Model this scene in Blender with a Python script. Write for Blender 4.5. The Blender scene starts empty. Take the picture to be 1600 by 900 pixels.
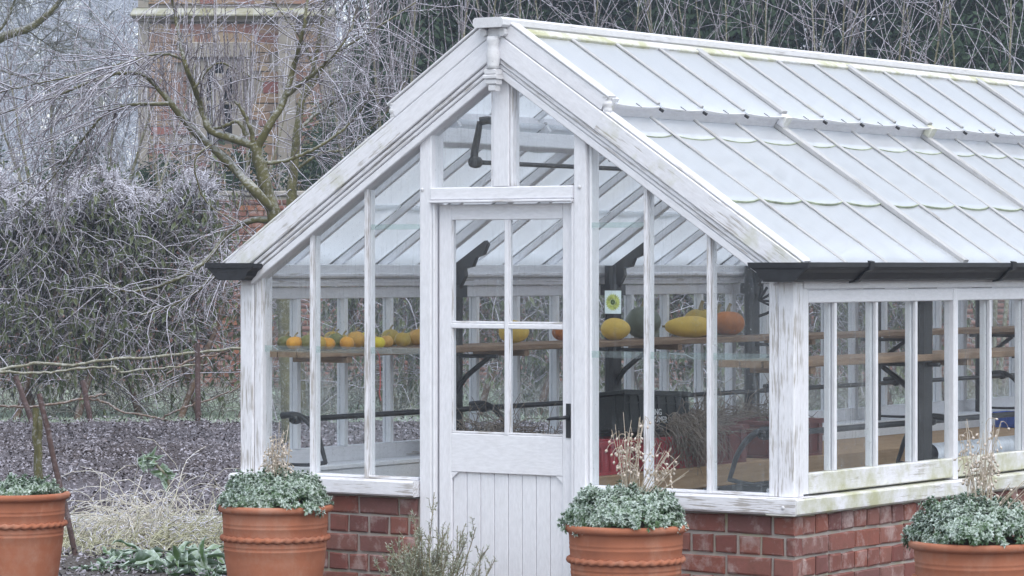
import bpy, bmesh, math, random
import numpy as np
from mathutils import Matrix, Vector, Quaternion
random.seed(7); RNG = np.random.default_rng(7)
S = bpy.context.scene
COL = S.collection
# ------------------------------------------------------------------ camera
F, CX, HY, EYE = 5120.0, 800.0, 418.0, 1.65          # focal (px of 1600), centre, horizon row, eye height
CA, SA = 0.825, 0.565
_n = math.hypot(CA, SA); CA /= _n; SA /= _n
FW = Vector((-SA, CA, 0)); RT = Vector((CA, SA, 0))
CAMP = Vector((8.226, -11.927, EYE))
cd = bpy.data.cameras.new('camera'); cam = bpy.data.objects.new('camera', cd); COL.objects.link(cam)
cd.sensor_width = 36.0; cd.lens = F / 1600 * 36.0; cd.shift_y = -(450 - HY) / 1600.0
cd.clip_start = 0.5; cd.clip_end = 3000
cam.location = CAMP
cam.rotation_euler = FW.to_track_quat('-Z', 'Y').to_euler()
S.camera = cam
# ------------------------------------------------------------------ sky, sun, exposure
SUN_EL, SUN_AZ = math.radians(60), math.radians(122)
W = bpy.data.worlds.new('World'); S.world = W; W.use_nodes = True
nt = W.node_tree; nt.nodes.clear()
sky = nt.nodes.new('ShaderNodeTexSky'); sky.sky_type = 'NISHITA'; sky.sun_disc = False
sky.sun_elevation = SUN_EL; sky.sun_rotation = SUN_AZ; sky.dust_density = 1.0; sky.air_density = 1.6; sky.ozone_density = 1.5
bg = nt.nodes.new('ShaderNodeBackground'); bg.inputs['Strength'].default_value = 0.15
wo = nt.nodes.new('ShaderNodeOutputWorld')
hs = nt.nodes.new('ShaderNodeHueSaturation'); hs.inputs['Saturation'].default_value = 0.45   # thin overcast: a whiter sky
nt.links.new(sky.outputs[0], hs.inputs['Color']); nt.links.new(hs.outputs[0], bg.inputs[0]); nt.links.new(bg.outputs[0], wo.inputs[0])
sl = bpy.data.lights.new('sun', 'SUN'); sl.energy = 1.15; sl.angle = math.radians(60); sl.color = (1.0, 0.95, 0.9)
sun = bpy.data.objects.new('sun', sl); COL.objects.link(sun)
sd = Vector((math.sin(SUN_AZ) * math.cos(SUN_EL), math.cos(SUN_AZ) * math.cos(SUN_EL), math.sin(SUN_EL)))
sun.rotation_euler = sd.to_track_quat('Z', 'Y').to_euler(); sun.location = (0, -10, 20)
S.view_settings.view_transform = 'Standard'; S.view_settings.look = 'None'
S.view_settings.exposure = 1.0; S.view_settings.gamma = 1.0; S.view_settings.use_curve_mapping = False
S.render.engine = 'CYCLES'
S.cycles.use_denoising = True
S.cycles.max_bounces = 12; S.cycles.transparent_max_bounces = 24; S.cycles.diffuse_bounces = 6
S.cycles.glossy_bounces = 3; S.cycles.transmission_bounces = 6; S.cycles.volume_bounces = 1
S.cycles.sample_clamp_indirect = 6.0
S.cycles.caustics_reflective = False; S.cycles.caustics_refractive = False

def P(px, py, Z):
    """a point of the place from its position in the photograph and its distance from the camera"""
    return CAMP + RT * ((px - CX) / F * Z) + FW * Z + Vector((0, 0, -(py - HY) / F * Z))
def G(px, Z, z=0.0):
    p = P(px, HY, Z); p.z = z; return p
def CZ(X, Z, z=0.0):
    p = CAMP + RT * X + FW * Z; p.z = z; return p
def xsolve(px, y):
    k = (px - CX) / F; v = Vector((0, y, 0)) - CAMP
    X = v.dot(RT); Z = v.dot(FW)
    return (k * Z - X) / (CA + k * SA)
def ysolve(px, xg):
    k = (px - CX) / F
    v = Vector((xg, 0, 0)) - CAMP
    X = v.dot(RT); Z = v.dot(FW)
    return (k * Z - X) / (SA - k * CA)

# ------------------------------------------------------------------ objects
def link(o, parent=None):
    COL.objects.link(o)
    if parent is not None: o.parent = parent
    return o
def tag(o, label=None, cat=None, group=None, kind=None):
    if label: o['label'] = label
    if cat: o['category'] = cat
    if group: o['group'] = group
    if kind: o['kind'] = kind
    return o
def empty(name, loc=(0, 0, 0), rz=0.0):
    o = bpy.data.objects.new(name, None); o.empty_display_size = 0.2
    link(o); o.location = loc; o.rotation_euler = (0, 0, rz); return o
def obj(name, me, mat=None, parent=None, loc=(0, 0, 0), rot=None, M=None):
    o = bpy.data.objects.new(name, me)
    if mat is not None and len(me.materials) == 0: me.materials.append(mat)
    link(o, parent)
    if M is not None: o.matrix_basis = M
    else:
        o.location = loc
        if rot is not None: o.rotation_euler = rot
    return o
def copy_tree(o, parent=None):
    c = o.copy(); COL.objects.link(c); c.parent = parent
    for ch in list(o.children): copy_tree(ch, c)
    return c
def mesh_np(name, V, T, smooth=True, mat=None, mats=None, mi=None):
    V = np.asarray(V, np.float32).reshape(-1, 3); T = np.asarray(T, np.int32)
    k = T.shape[1]; n = len(T)
    me = bpy.data.meshes.new(name)
    me.vertices.add(len(V)); me.vertices.foreach_set('co', V.ravel())
    me.loops.add(n * k); me.loops.foreach_set('vertex_index', T.ravel())
    me.polygons.add(n); me.polygons.foreach_set('loop_start', np.arange(0, n * k, k, dtype=np.int32))
    if smooth: me.polygons.foreach_set('use_smooth', np.ones(n, bool))
    if mats:
        for m in mats: me.materials.append(m)
        me.polygons.foreach_set('material_index', np.asarray(mi, np.int32))
    elif mat: me.materials.append(mat)
    me.update(calc_edges=True); me.validate()
    return me
def mesh_py(name, V, Fc, smooth=False, mat=None):
    me = bpy.data.meshes.new(name); me.from_pydata([tuple(v) for v in V], [], Fc)
    if smooth:
        for p in me.polygons: p.use_smooth = True
    if mat: me.materials.append(mat)
    me.update(); return me
_cache = {}
def board_mesh(L, w, t, ch, mat):
    key = (round(L, 3), round(w, 4), round(t, 4), round(ch, 4), mat.name)
    if key in _cache: return _cache[key]
    c = min(ch, w * .3, t * .3); a, b = w / 2, t / 2
    prof = [(-a + c, -b), (a - c, -b), (a, -b + c), (a, b - c), (a - c, b), (-a + c, b), (-a, b - c), (-a, -b + c)]
    V = [(0, y, z) for y, z in prof] + [(L, y, z) for y, z in prof]
    Fc = [[i, i + 8, (i + 1) % 8 + 8, (i + 1) % 8] for i in range(8)] + [list(range(8)), list(range(15, 7, -1))]
    me = mesh_py('board', V, Fc, mat=mat); _cache[key] = me
    return me
def basis(X, up):
    X = Vector(X).normalized(); up = Vector(up)
    Z = (up - X * up.dot(X)).normalized(); Y = Z.cross(X)
    return Matrix((X, Y, Z)).transposed()
def board(name, p0, p1, w, t, mat, parent, up=(0, 0, 1), ch=.004):
    p0, p1 = Vector(p0), Vector(p1); d = p1 - p0
    M = Matrix.Translation(p0) @ basis(d, up).to_4x4()
    return obj(name, board_mesh(d.length, w, t, ch, mat), None, parent, M=M)
def upright(name, x0, x1, y0, y1, z0, z1, mat, parent, ch=.004):
    """board whose grain runs up"""
    return board(name, ((x0 + x1) / 2, (y0 + y1) / 2, z0), ((x0 + x1) / 2, (y0 + y1) / 2, z1), x1 - x0, y1 - y0, mat, parent, up=(0, -1, 0), ch=ch)
def along_x(name, x0, x1, y0, y1, z0, z1, mat, parent, ch=.004):
    return board(name, (x0, (y0 + y1) / 2, (z0 + z1) / 2), (x1, (y0 + y1) / 2, (z0 + z1) / 2), y1 - y0, z1 - z0, mat, parent, ch=ch)
def along_y(name, x0, x1, y0, y1, z0, z1, mat, parent, ch=.004):
    return board(name, ((x0 + x1) / 2, y0, (z0 + z1) / 2), ((x0 + x1) / 2, y1, (z0 + z1) / 2), x1 - x0, z1 - z0, mat, parent, ch=ch)
def prism(name, pts, vec, mat, parent, smooth=False):
    """polygon (3d points) thickened by vec"""
    pts = [Vector(p) for p in pts]; vec = Vector(vec); n = len(pts)
    c = sum(pts, Vector()) / n
    V = [p - c for p in pts] + [p - c + vec for p in pts]
    Fc = [list(range(n - 1, -1, -1)), list(range(n, 2 * n))] + [[i, (i + 1) % n, (i + 1) % n + n, i + n] for i in range(n)]
    me = mesh_py(name, V, Fc, smooth, mat)
    bm = bmesh.new(); bm.from_mesh(me); bmesh.ops.recalc_face_normals(bm, faces=bm.faces); bm.to_mesh(me); bm.free()
    return obj(name, me, None, parent, loc=c)
def lathe_arrays(prof, n=48, wob=0.0):
    V = []; 
    for r, z in prof:
        for i in range(n):
            a = 2 * math.pi * i / n; V.append((r * math.cos(a), r * math.sin(a), z))
    Fc = [[j * n + i, j * n + (i + 1) % n, (j + 1) * n + (i + 1) % n, (j + 1) * n + i] for j in range(len(prof) - 1) for i in range(n)]
    return V, Fc
def lathe(name, prof, mat, parent, n=48, loc=(0, 0, 0), rot=None, smooth=True):
    V, Fc = lathe_arrays(prof, n)
    return obj(name, mesh_np(name, V, Fc, smooth, mat), None, parent, loc, rot)

# --- many tapered twigs at once: pts (m,n,3), radii (m,n)
def tubes_np(pts, rad, sides=3, cap=False):
    pts = np.asarray(pts, float); rad = np.asarray(rad, float)
    m, n, _ = pts.shape
    tan = np.gradient(pts, axis=1); tan /= np.linalg.norm(tan, axis=2, keepdims=True) + 1e-9
    mean = tan.mean(axis=1); mean /= np.linalg.norm(mean, axis=1, keepdims=True) + 1e-9
    ref = np.where(np.abs(mean[:, 2:3]) > .8, np.array([[1., 0.13, 0]]), np.array([[0, 0.1, 1.]]))
    u = np.cross(tan, ref[:, None, :]); u /= np.linalg.norm(u, axis=2, keepdims=True) + 1e-9
    v = np.cross(tan, u)
    ang = np.arange(sides) * 2 * math.pi / sides
    ring = u[:, :, None, :] * np.cos(ang)[None, None, :, None] + v[:, :, None, :] * np.sin(ang)[None, None, :, None]
    V = pts[:, :, None, :] + ring * rad[:, :, None, None]
    V = V.reshape(-1, 3)
    base = (np.arange(m)[:, None, None] * n + np.arange(n - 1)[None, :, None]) * sides
    i = np.arange(sides)[None, None, :]; j = (np.arange(sides) + 1)[None, None, :] % sides
    T = np.stack([base + i, base + j, base + sides + j, base + sides + i], axis=-1).reshape(-1, 4)
    return V, T
def cat(parts):
    Vs, Ts, o = [], [], 0
    for V, T in parts:
        V = np.asarray(V).reshape(-1, 3); T = np.asarray(T)
        if len(V) == 0: continue
        Vs.append(V); Ts.append(T + o); o += len(V)
    return np.concatenate(Vs), np.concatenate(Ts)
def nrm(a): return a / (np.linalg.norm(a, axis=-1, keepdims=True) + 1e-9)
def sprout(start, dirs, length, n=6, curl=(0, 0, 0), jit=.15, rng=RNG):
    start = np.asarray(start, float); m = len(start)
    d = nrm(np.asarray(dirs, float)); length = np.broadcast_to(np.asarray(length, float), (m,))
    pts = np.zeros((m, n, 3)); pts[:, 0] = start
    curl = np.asarray(curl, float)
    for k in range(1, n):
        d = nrm(d + curl / (n - 1) + rng.normal(0, jit, (m, 3)) / math.sqrt(n - 1))
        pts[:, k] = pts[:, k - 1] + d * (length / (n - 1))[:, None]
    return pts
def taper(m, n, r0, r1):
    r0 = np.broadcast_to(np.asarray(r0, float), (m,)); r1 = np.broadcast_to(np.asarray(r1, float), (m,))
    t = np.linspace(0, 1, n)[None, :]
    return r0[:, None] * (1 - t) + r1[:, None] * t
def along(pts, count, lo=.1, hi=1.0, rng=RNG):
    """random points and tangents on polylines (m,n,3)"""
    m, n, _ = pts.shape
    i = rng.integers(0, m, count); t = rng.uniform(lo, hi, count) * (n - 1) * .999
    k = t.astype(int); f = (t - k)[:, None]
    a, b = pts[i, k], pts[i, np.minimum(k + 1, n - 1)]
    return a * (1 - f) + b * f, nrm(b - a), i, t / (n - 1)
def catmull(ps, n):
    ps = np.asarray(ps, float); q = np.vstack([2 * ps[0] - ps[1], ps, 2 * ps[-1] - ps[-2]])
    t = np.linspace(0, len(ps) - 1, n) * .99999; k = t.astype(int); f = (t - k)[:, None]
    p0, p1, p2, p3 = q[k], q[k + 1], q[k + 2], q[k + 3]
    return .5 * (2 * p1 + (p2 - p0) * f + (2 * p0 - 5 * p1 + 4 * p2 - p3) * f ** 2 + (3 * p1 - p0 - 3 * p2 + p3) * f ** 3)
def leaves_np(c, d, nrmv, L, Wd, fold=.25, curl=.0):
    """folded pointed leaves: 6 verts, 4 quads->use 4 tris as quads (degenerate free): base, 2 mids each side + tip"""
    c = np.asarray(c, float); m = len(c); d = nrm(np.asarray(d, float)); s = nrm(np.cross(d, nrmv)); u = nrm(np.cross(s, d))
    L = np.broadcast_to(np.asarray(L, float), (m,))[:, None]; Wd = np.broadcast_to(np.asarray(Wd, float), (m,))[:, None]
    base = c; mid = c + d * L * .5 + u * L * curl * .3; tip = c + d * L - u * L * curl
    l = c + d * L * .42 + s * Wd * .5 + u * Wd * fold; r = c + d * L * .42 - s * Wd * .5 + u * Wd * fold
    V = np.stack([base, l, tip, r, mid], axis=1).reshape(-1, 3)
    o = (np.arange(m) * 5)[:, None]
    T = np.concatenate([o + np.array([[0, 4, 1]]), o + np.array([[4, 2, 1]]), o + np.array([[0, 3, 4]]), o + np.array([[4, 3, 2]])])
    return V, T
def rdir(m, rng=RNG):
    return nrm(rng.normal(0, 1, (m, 3)))

# ------------------------------------------------------------------ materials
def newmat(name):
    m = bpy.data.materials.new(name); m.use_nodes = True
    t = m.node_tree; t.nodes.clear()
    return m, t
class NT:
    def __init__(s, t): s.t = t
    def n(s, typ, **kw):
        nd = s.t.nodes.new(typ)
        for k, v in kw.items():
            if k.startswith('i_'):
                nd.inputs[k[2:].replace('_', ' ')].default_value = v
            else: setattr(nd, k, v)
        return nd
    def l(s, a, b): s.t.links.new(a, b)
    def coord(s, kind='Object', scale=(1, 1, 1), rnd=True):
        tc = s.n('ShaderNodeTexCoord'); out = tc.outputs[kind]
        if rnd:
            oi = s.n('ShaderNodeObjectInfo'); mu = s.n('ShaderNodeMath', operation='MULTIPLY'); mu.inputs[1].default_value = 37.0
            s.l(oi.outputs['Random'], mu.inputs[0])
            ad = s.n('ShaderNodeVectorMath', operation='ADD'); s.l(out, ad.inputs[0]); s.l(mu.outputs[0], ad.inputs[1]); out = ad.outputs[0]
        mp = s.n('ShaderNodeMapping'); mp.inputs['Scale'].default_value = scale; s.l(out, mp.inputs[0])
        return mp.outputs[0]
    def noise(s, vec, scale, detail=4, rough=.6):
        nd = s.n('ShaderNodeTexNoise'); nd.inputs['Scale'].default_value = scale; nd.inputs['Detail'].default_value = detail
        nd.inputs['Roughness'].default_value = rough
        if vec is not None: s.l(vec, nd.inputs['Vector'])
        return nd.outputs['Fac']
    def ramp(s, fac, stops):
        nd = s.n('ShaderNodeValToRGB'); e = nd.color_ramp.elements
        while len(e) < len(stops): e.new(.5)
        for i, (p, c) in enumerate(stops):
            e[i].position = p; e[i].color = (c, c, c, 1) if isinstance(c, (int, float)) else (*c, 1)
        s.l(fac, nd.inputs[0]); return nd.outputs[0]
    def mix(s, fac, a, b, blend='MIX'):
        nd = s.n('ShaderNodeMix', data_type='RGBA', blend_type=blend)
        for sock, v in ((nd.inputs[0], fac), (nd.inputs[6], a), (nd.inputs[7], b)):
            if isinstance(v, (int, float)): sock.default_value = v
            elif isinstance(v, tuple): sock.default_value = (*v, 1)
            else: s.l(v, sock)
        return nd.outputs[2]
    def math(s, op, a, b=None, clamp=False):
        nd = s.n('ShaderNodeMath', operation=op); nd.use_clamp = clamp
        for i, v in enumerate((a, b)):
            if v is None: continue
            if isinstance(v, (int, float)): nd.inputs[i].default_value = v
            else: s.l(v, nd.inputs[i])
        return nd.outputs[0]
    def upness(s):
        g = s.n('ShaderNodeNewGeometry'); sp = s.n('ShaderNodeSeparateXYZ'); s.l(g.outputs['Normal'], sp.inputs[0]); return sp.outputs[2]
    def bsdf(s, col, rough=.7, spec=.3, bump=None, bstr=.3, bdist=.004, metal=0.0, sub=None):
        b = s.n('ShaderNodeBsdfPrincipled')
        if isinstance(col, tuple): b.inputs['Base Color'].default_value = (*col, 1)
        else: s.l(col, b.inputs['Base Color'])
        if isinstance(rough, (int, float)): b.inputs['Roughness'].default_value = rough
        else: s.l(rough, b.inputs['Roughness'])
        b.inputs['Specular IOR Level'].default_value = spec; b.inputs['Metallic'].default_value = metal
        if bump is not None:
            bp = s.n('ShaderNodeBump'); bp.inputs['Strength'].default_value = bstr; bp.inputs['Distance'].default_value = bdist
            s.l(bump, bp.inputs['Height']); s.l(bp.outputs[0], b.inputs['Normal'])
        return b.outputs[0]
    def out(s, sh, vol=None):
        o = s.n('ShaderNodeOutputMaterial'); s.l(sh, o.inputs['Surface'])
    def sheet(s, sh):
        g = s.n('ShaderNodeNewGeometry'); tr = s.n('ShaderNodeBsdfTransparent'); mx = s.n('ShaderNodeMixShader')
        s.l(g.outputs['Backfacing'], mx.inputs[0]); s.l(sh, mx.inputs[1]); s.l(tr.outputs[0], mx.inputs[2]); return mx.outputs[0]
    def rand(s): return s.n('ShaderNodeObjectInfo').outputs['Random']

def paint(name, wear=.35, moss=0.0, white=(.80, .80, .835), wood=(.40, .37, .345)):
    m, t = newmat(name); k = NT(t)
    v = k.coord(scale=(5, 95, 95)); g = k.noise(v, 1.6, 5, .62)
    v2 = k.coord(scale=(1, 1, 1)); big = k.noise(v2, 4.5, 3, .6)
    w = k.math('ADD', g, k.math('MULTIPLY', big, .6))
    lo = 1.10 - wear * .36
    wm = k.ramp(k.math('MULTIPLY', w, .8), [(lo * .8, 0.0), (min(lo * .8 + .09, 1), .9)])
    fine = k.noise(k.coord(scale=(8, 30, 30)), 3, 4, .6)
    wh = k.mix(k.ramp(fine, [(.3, 0.0), (.75, 1.0)]), white, tuple(c * .86 for c in white))
    stain = k.ramp(k.noise(v2, 9, 5, .7), [(.5, 0.0), (.8, 1.0)])
    wh = k.mix(k.math('MULTIPLY', stain, .18 + wear * .3), wh, (.55, .54, .53))
    col = k.mix(wm, wh, wood)
    if moss > 0:
        mm = k.ramp(k.noise(v2, 6, 5, .65), [(.62 - moss * .3, 0.0), (.8 - moss * .2, 1.0)])
        mcol = k.mix(fine, (.30, .31, .10), (.44, .43, .22))
        col = k.mix(k.math('MULTIPLY', mm, .35 + .5 * moss), col, mcol)
    h = k.math('SUBTRACT', fine, wm)
    k.out(k.bsdf(col, .55, .35, h, .35, .003)); return m
def plain(name, col, rough=.6, spec=.3, var=.25, scale=12, metal=0.0, bstr=.2, bdist=.003):
    m, t = newmat(name); k = NT(t)
    n = k.noise(k.coord(), scale, 5, .65)
    c = k.mix(k.ramp(n, [(.3, 0.0), (.7, 1.0)]), tuple(x * (1 - var) for x in col), tuple(min(1, x * (1 + var)) for x in col))
    k.out(k.bsdf(c, rough, spec, n, bstr, bdist, metal)); return m
def set_attr(me, vals):
    a = me.attributes.new('frost', 'FLOAT', 'POINT'); a.data.foreach_set('value', np.asarray(vals, np.float32).ravel()); return me
def frosted(name, c0, c1, frost=(.74, .77, .83), amount=.5, up=.5, scale=30, rough=.8, rnd=False, trans=None, rim=0.0):
    """plant or wood colour with hoar frost: patchy, more of it on top"""
    m, t = newmat(name); k = NT(t)
    co = k.coord(rnd=rnd); n = k.noise(co, scale, 3, .6); n2 = k.noise(co, scale * .23, 3, .6)
    base = k.mix(k.ramp(n2, [(.35, 0.0), (.65, 1.0)]), c0, c1)
    f = k.math('ADD', k.math('MULTIPLY', k.upness(), up), k.math('ADD', k.math('MULTIPLY', k.math('SUBTRACT', n, .5), 1.6), amount), clamp=True)
    if rim:                                     # frost sits on tips and margins
        at = k.n('ShaderNodeAttribute'); at.attribute_name = 'frost'
        f = k.math('ADD', f, k.math('MULTIPLY', k.math('SUBTRACT', at.outputs['Fac'], .45), rim), clamp=True)
    col = k.mix(f, base, frost)
    b = k.bsdf(col, rough, .2)
    if trans:
        tr = k.n('ShaderNodeBsdfTranslucent'); k.l(col, tr.inputs[0])
        mx = k.n('ShaderNodeMixShader'); mx.inputs[0].default_value = trans; k.l(b, mx.inputs[1]); k.l(tr.outputs[0], mx.inputs[2]); b = mx.outputs[0]
    k.out(b); return m
def glass(name, dirt=.10, streak=.25, tint=(.97, .99, .995)):
    m, t = newmat(name); k = NT(t)
    tr = k.n('ShaderNodeBsdfTransparent'); tr.inputs[0].default_value = (*tint, 1)
    gl = k.n('ShaderNodeBsdfGlossy'); gl.inputs['Roughness'].default_value = .03
    wv = k.n('ShaderNodeBump'); wv.inputs['Strength'].default_value = .05; wv.inputs['Distance'].default_value = .02
    k.l(k.noise(k.coord(), 3, 1, .4), wv.inputs['Height']); k.l(wv.outputs[0], gl.inputs['Normal'])
    fr = k.n('ShaderNodeFresnel'); fr.inputs[0].default_value = 1.5
    m1 = k.n('ShaderNodeMixShader'); k.l(k.math('MULTIPLY', fr.outputs[0], .9), m1.inputs[0]); k.l(tr.outputs[0], m1.inputs[1]); k.l(gl.outputs[0], m1.inputs[2])
    df = k.n('ShaderNodeBsdfDiffuse'); df.inputs[0].default_value = (.72, .77, .80, 1)
    tl = k.n('ShaderNodeBsdfTranslucent'); tl.inputs[0].default_value = (.72, .77, .80, 1)
    m2 = k.n('ShaderNodeMixShader'); m2.inputs[0].default_value = .5; k.l(df.outputs[0], m2.inputs[1]); k.l(tl.outputs[0], m2.inputs[2])
    wc = k.coord('Object', (1, 1, 1)); st = k.noise(k.coord('Object', (26, 26, 1.6)), 2.2, 4, .65); pat = k.noise(wc, 3.0, 4, .65); sp = k.noise(wc, 90, 2, .5)
    d = k.math('ADD', k.math('MULTIPLY', k.ramp(st, [(.52, 0.0), (.75, 1.0)]), k.math('MULTIPLY', k.ramp(pat, [(.42, 0.0), (.68, 1.0)]), streak)),
               k.math('ADD', k.math('MULTIPLY', pat, dirt * 1.2), k.math('MULTIPLY', k.ramp(sp, [(.66, 0.0), (.74, 1.0)]), streak * .6)))
    d = k.math('ADD', d, k.math('MULTIPLY', k.math('SUBTRACT', k.rand(), .4), dirt), clamp=True)
    m3 = k.n('ShaderNodeMixShader'); k.l(d, m3.inputs[0]); k.l(m1.outputs[0], m3.inputs[1]); k.l(m2.outputs[0], m3.inputs[2])
    k.out(k.sheet(m3.outputs[0])); return m
def roof_glass(name):
    m, t = newmat(name); k = NT(t)
    n = k.noise(k.coord(), 5, 4, .6); f = k.noise(k.coord(), 60, 3, .6)
    col = k.mix(n, (.86, .895, .935), (.90, .925, .955)); col = k.mix(k.ramp(f, [(.62, 0.0), (.72, .5)]), col, (.93, .945, .96)); col = k.mix(k.math('MULTIPLY', k.rand(), .16), col, (.66, .73, .80))
    col = k.mix(k.math('MULTIPLY', k.ramp(k.noise(k.coord(scale=(1, .35, 1)), 7, 5, .65), [(.52, 0.0), (.75, 1.0)]), .22), col, (.62, .67, .70))
    df = k.n('ShaderNodeBsdfDiffuse'); k.l(col, df.inputs[0]); tl = k.n('ShaderNodeBsdfTranslucent'); k.l(col, tl.inputs[0])
    m2 = k.n('ShaderNodeMixShader'); m2.inputs[0].default_value = .55; k.l(df.outputs[0], m2.inputs[1]); k.l(tl.outputs[0], m2.inputs[2])
    tr = k.n('ShaderNodeBsdfTransparent'); tr.inputs[0].default_value = (.95, .98, 1, 1)
    m0 = k.n('ShaderNodeMixShader'); m0.inputs[0].default_value = .84; k.l(tr.outputs[0], m0.inputs[1]); k.l(m2.outputs[0], m0.inputs[2])
    gl = k.n('ShaderNodeBsdfGlossy'); gl.inputs['Roughness'].default_value = .18
    fr = k.n('ShaderNodeFresnel'); fr.inputs[0].default_value = 1.4
    m3 = k.n('ShaderNodeMixShader'); k.l(fr.outputs[0], m3.inputs[0]); k.l(m0.outputs[0], m3.inputs[1]); k.l(gl.outputs[0], m3.inputs[2])
    k.out(k.sheet(m3.outputs[0])); return m
def masonry(name, cols, patch=(.5, .42, .36), patchamt=.35, frost=0.0):
    m, t = newmat(name); k = NT(t)
    r = k.rand(); st = [(i / len(cols), c) for i, c in enumerate(cols)]
    rp = k.ramp(r, st)
    n = k.noise(k.coord(), 16, 6, .7); n2 = k.noise(k.coord(), 70, 3, .6)
    c = k.mix(k.ramp(n, [(.30, 0.0), (.72, 1.0)]), rp, k.mix(.5, rp, (.13, .07, .05)))
    pm = k.ramp(k.noise(k.coord(scale=(1, 1.3, .9)), 9, 5, .7), [(.50, 0.0), (.70, 1.0)])
    c = k.mix(k.math('MULTIPLY', pm, patchamt), c, patch)
    if frost:
        c = k.mix(k.math('MULTIPLY', k.math('MAXIMUM', k.upness(), 0), frost), c, (.7, .72, .76))
    k.out(k.bsdf(c, .85, .2, n2, .5, .003)); return m

WHITE = paint('white_paint', .20); WORN = paint('worn_white_paint', .75); SMOOTH = paint('smooth_white_paint', .05)
MOSSY = paint('mossy_white_paint', .5, .85); BARGE = paint('barge_paint', .62, .42); RIDGE = paint('ridge_paint', .45, .0, (.70, .70, .72), (.42, .41, .41)); ROOFBAR = paint('roof_bar_paint', .6, .12, (.46, .46, .465), (.24, .225, .21))
INNER = paint('inner_white_paint', .08, 0, (.82, .83, .86))
GLASS = glass('clear_glass', .028, .26); STEAMY = glass('steamy_glass', .075, .55); LAP = glass('lapped_glass', .22, .25, (.80, .90, .87))
ROOFG = roof_glass('frosted_roof_glass')
ALGAE = plain('algae_edge', (.36, .40, .30), .8, .3, .45, 9)
IRON = plain('black_iron', (.020, .022, .026), .45, .5, .35, 30)
GUTTER = plain('black_gutter_paint', (.018, .019, .023), .5, .45, .4, 14)
BRICK = masonry('brick_red', [(.26, .098, .078), (.205, .075, .066), (.29, .120, .095), (.175, .075, .074), (.25, .125, .11), (.28, .10, .075)], (.46, .37, .35), .8)
MORTAR = paint('mortar', .5, .45, (.42, .375, .34), (.24, .205, .18))
PINE = plain('pale_timber', (.44, .29, .165), .75, .2, .3, 10); OLDWOOD = plain('weathered_timber', (.30, .20, .13), .8, .2, .35, 14)
TERRA = None
def wood(name, a, b, sc=1.0):
    m, t = newmat(name); k = NT(t)
    g = k.noise(k.coord(scale=(2.2 * sc, 34 * sc, 34 * sc)), 1.7, 6, .7); f = k.noise(k.coord(), 40, 3, .6)
    c = k.mix(k.ramp(g, [(.32, 0.0), (.68, 1.0)]), a, b); c = k.mix(k.math('MULTIPLY', f, .35), c, tuple(x * .6 for x in b))
    k.out(k.bsdf(c, .8, .2, g, .4, .004)); return m
PINE = wood('pale_timber', (.52, .36, .22), (.36, .23, .125)); OLDWOOD = wood('weathered_timber', (.36, .26, .18), (.21, .135, .085))
def terracotta():
    m, t = newmat('terracotta'); k = NT(t)
    n = k.noise(k.coord(scale=(1, 1, 3)), 5, 5, .65); f = k.noise(k.coord(), 60, 3, .6); b = k.noise(k.coord(scale=(.4, .4, 14)), 3, 3, .6)
    c = k.mix(k.ramp(n, [(.3, 0.0), (.7, 1.0)]), (.325, .118, .064), (.39, .15, .086))
    c = k.mix(k.math('MULTIPLY', k.ramp(b, [(.5, 0.0), (.75, 1.0)]), .35), c, (.34, .12, .065))
    c = k.mix(k.math('MULTIPLY', k.ramp(k.noise(k.coord(), 8, 5, .7), [(.58, 0.0), (.75, 1.0)]), .3), c, (.55, .36, .27))
    sal = k.ramp(k.noise(k.coord(scale=(1, 1, .6)), 4.5, 6, .7), [(.50, 0.0), (.70, 1.0)]); c = k.mix(k.math('MULTIPLY', sal, .38), c, (.45, .31, .24))
    dmp = k.ramp(k.noise(k.coord(scale=(1.4, 1.4, .5)), 3.2, 5, .65), [(.52, 0.0), (.68, 1.0)]); c = k.mix(k.math('MULTIPLY', dmp, .45), c, (.24, .10, .065))
    c = k.mix(k.math('MULTIPLY', k.math('SUBTRACT', k.rand(), .2), .25), c, (.27, .11, .066))
    k.out(k.bsdf(c, .8, .2, f, .3, .002)); return m
TERRA = terracotta()

# ================================================================== GROUND
def ground_mat(name, c0, c1, frost, famt, scale):
    m, t = newmat(name); k = NT(t)
    co = k.coord('Object', rnd=False); n = k.noise(co, scale, 8, .7); n2 = k.noise(co, scale * 6, 4, .7); n3 = k.noise(co, .6, 3, .5)
    c = k.mix(k.ramp(n, [(.32, 0.0), (.68, 1.0)]), c0, c1)
    f = k.math('MULTIPLY', k.ramp(k.math('ADD', k.math('MULTIPLY', n2, .7), k.math('MULTIPLY', n3, .3)), [(.50 - famt * .15, 0.0), (.62, 1.0)]), famt)
    c = k.mix(f, c, frost)
    k.out(k.bsdf(c, .9, .15, k.math('ADD', n, n2), .9, .03)); return m
EARTH = ground_mat('frosty_earth', (.070, .058, .050), (.13, .11, .095), (.50, .52, .57), .35, 9)
SOIL = ground_mat('frosty_soil', (.045, .034, .032), (.095, .076, .073), (.50, .49, .57), .40, 11)
TURF = ground_mat('frosty_turf', (.10, .14, .075), (.17, .21, .13), (.58, .66, .62), .7, 6)
FLOORM = plain('ash_floor', (.10, .105, .12), .85, .2, .4, 8, bstr=.6)

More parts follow.
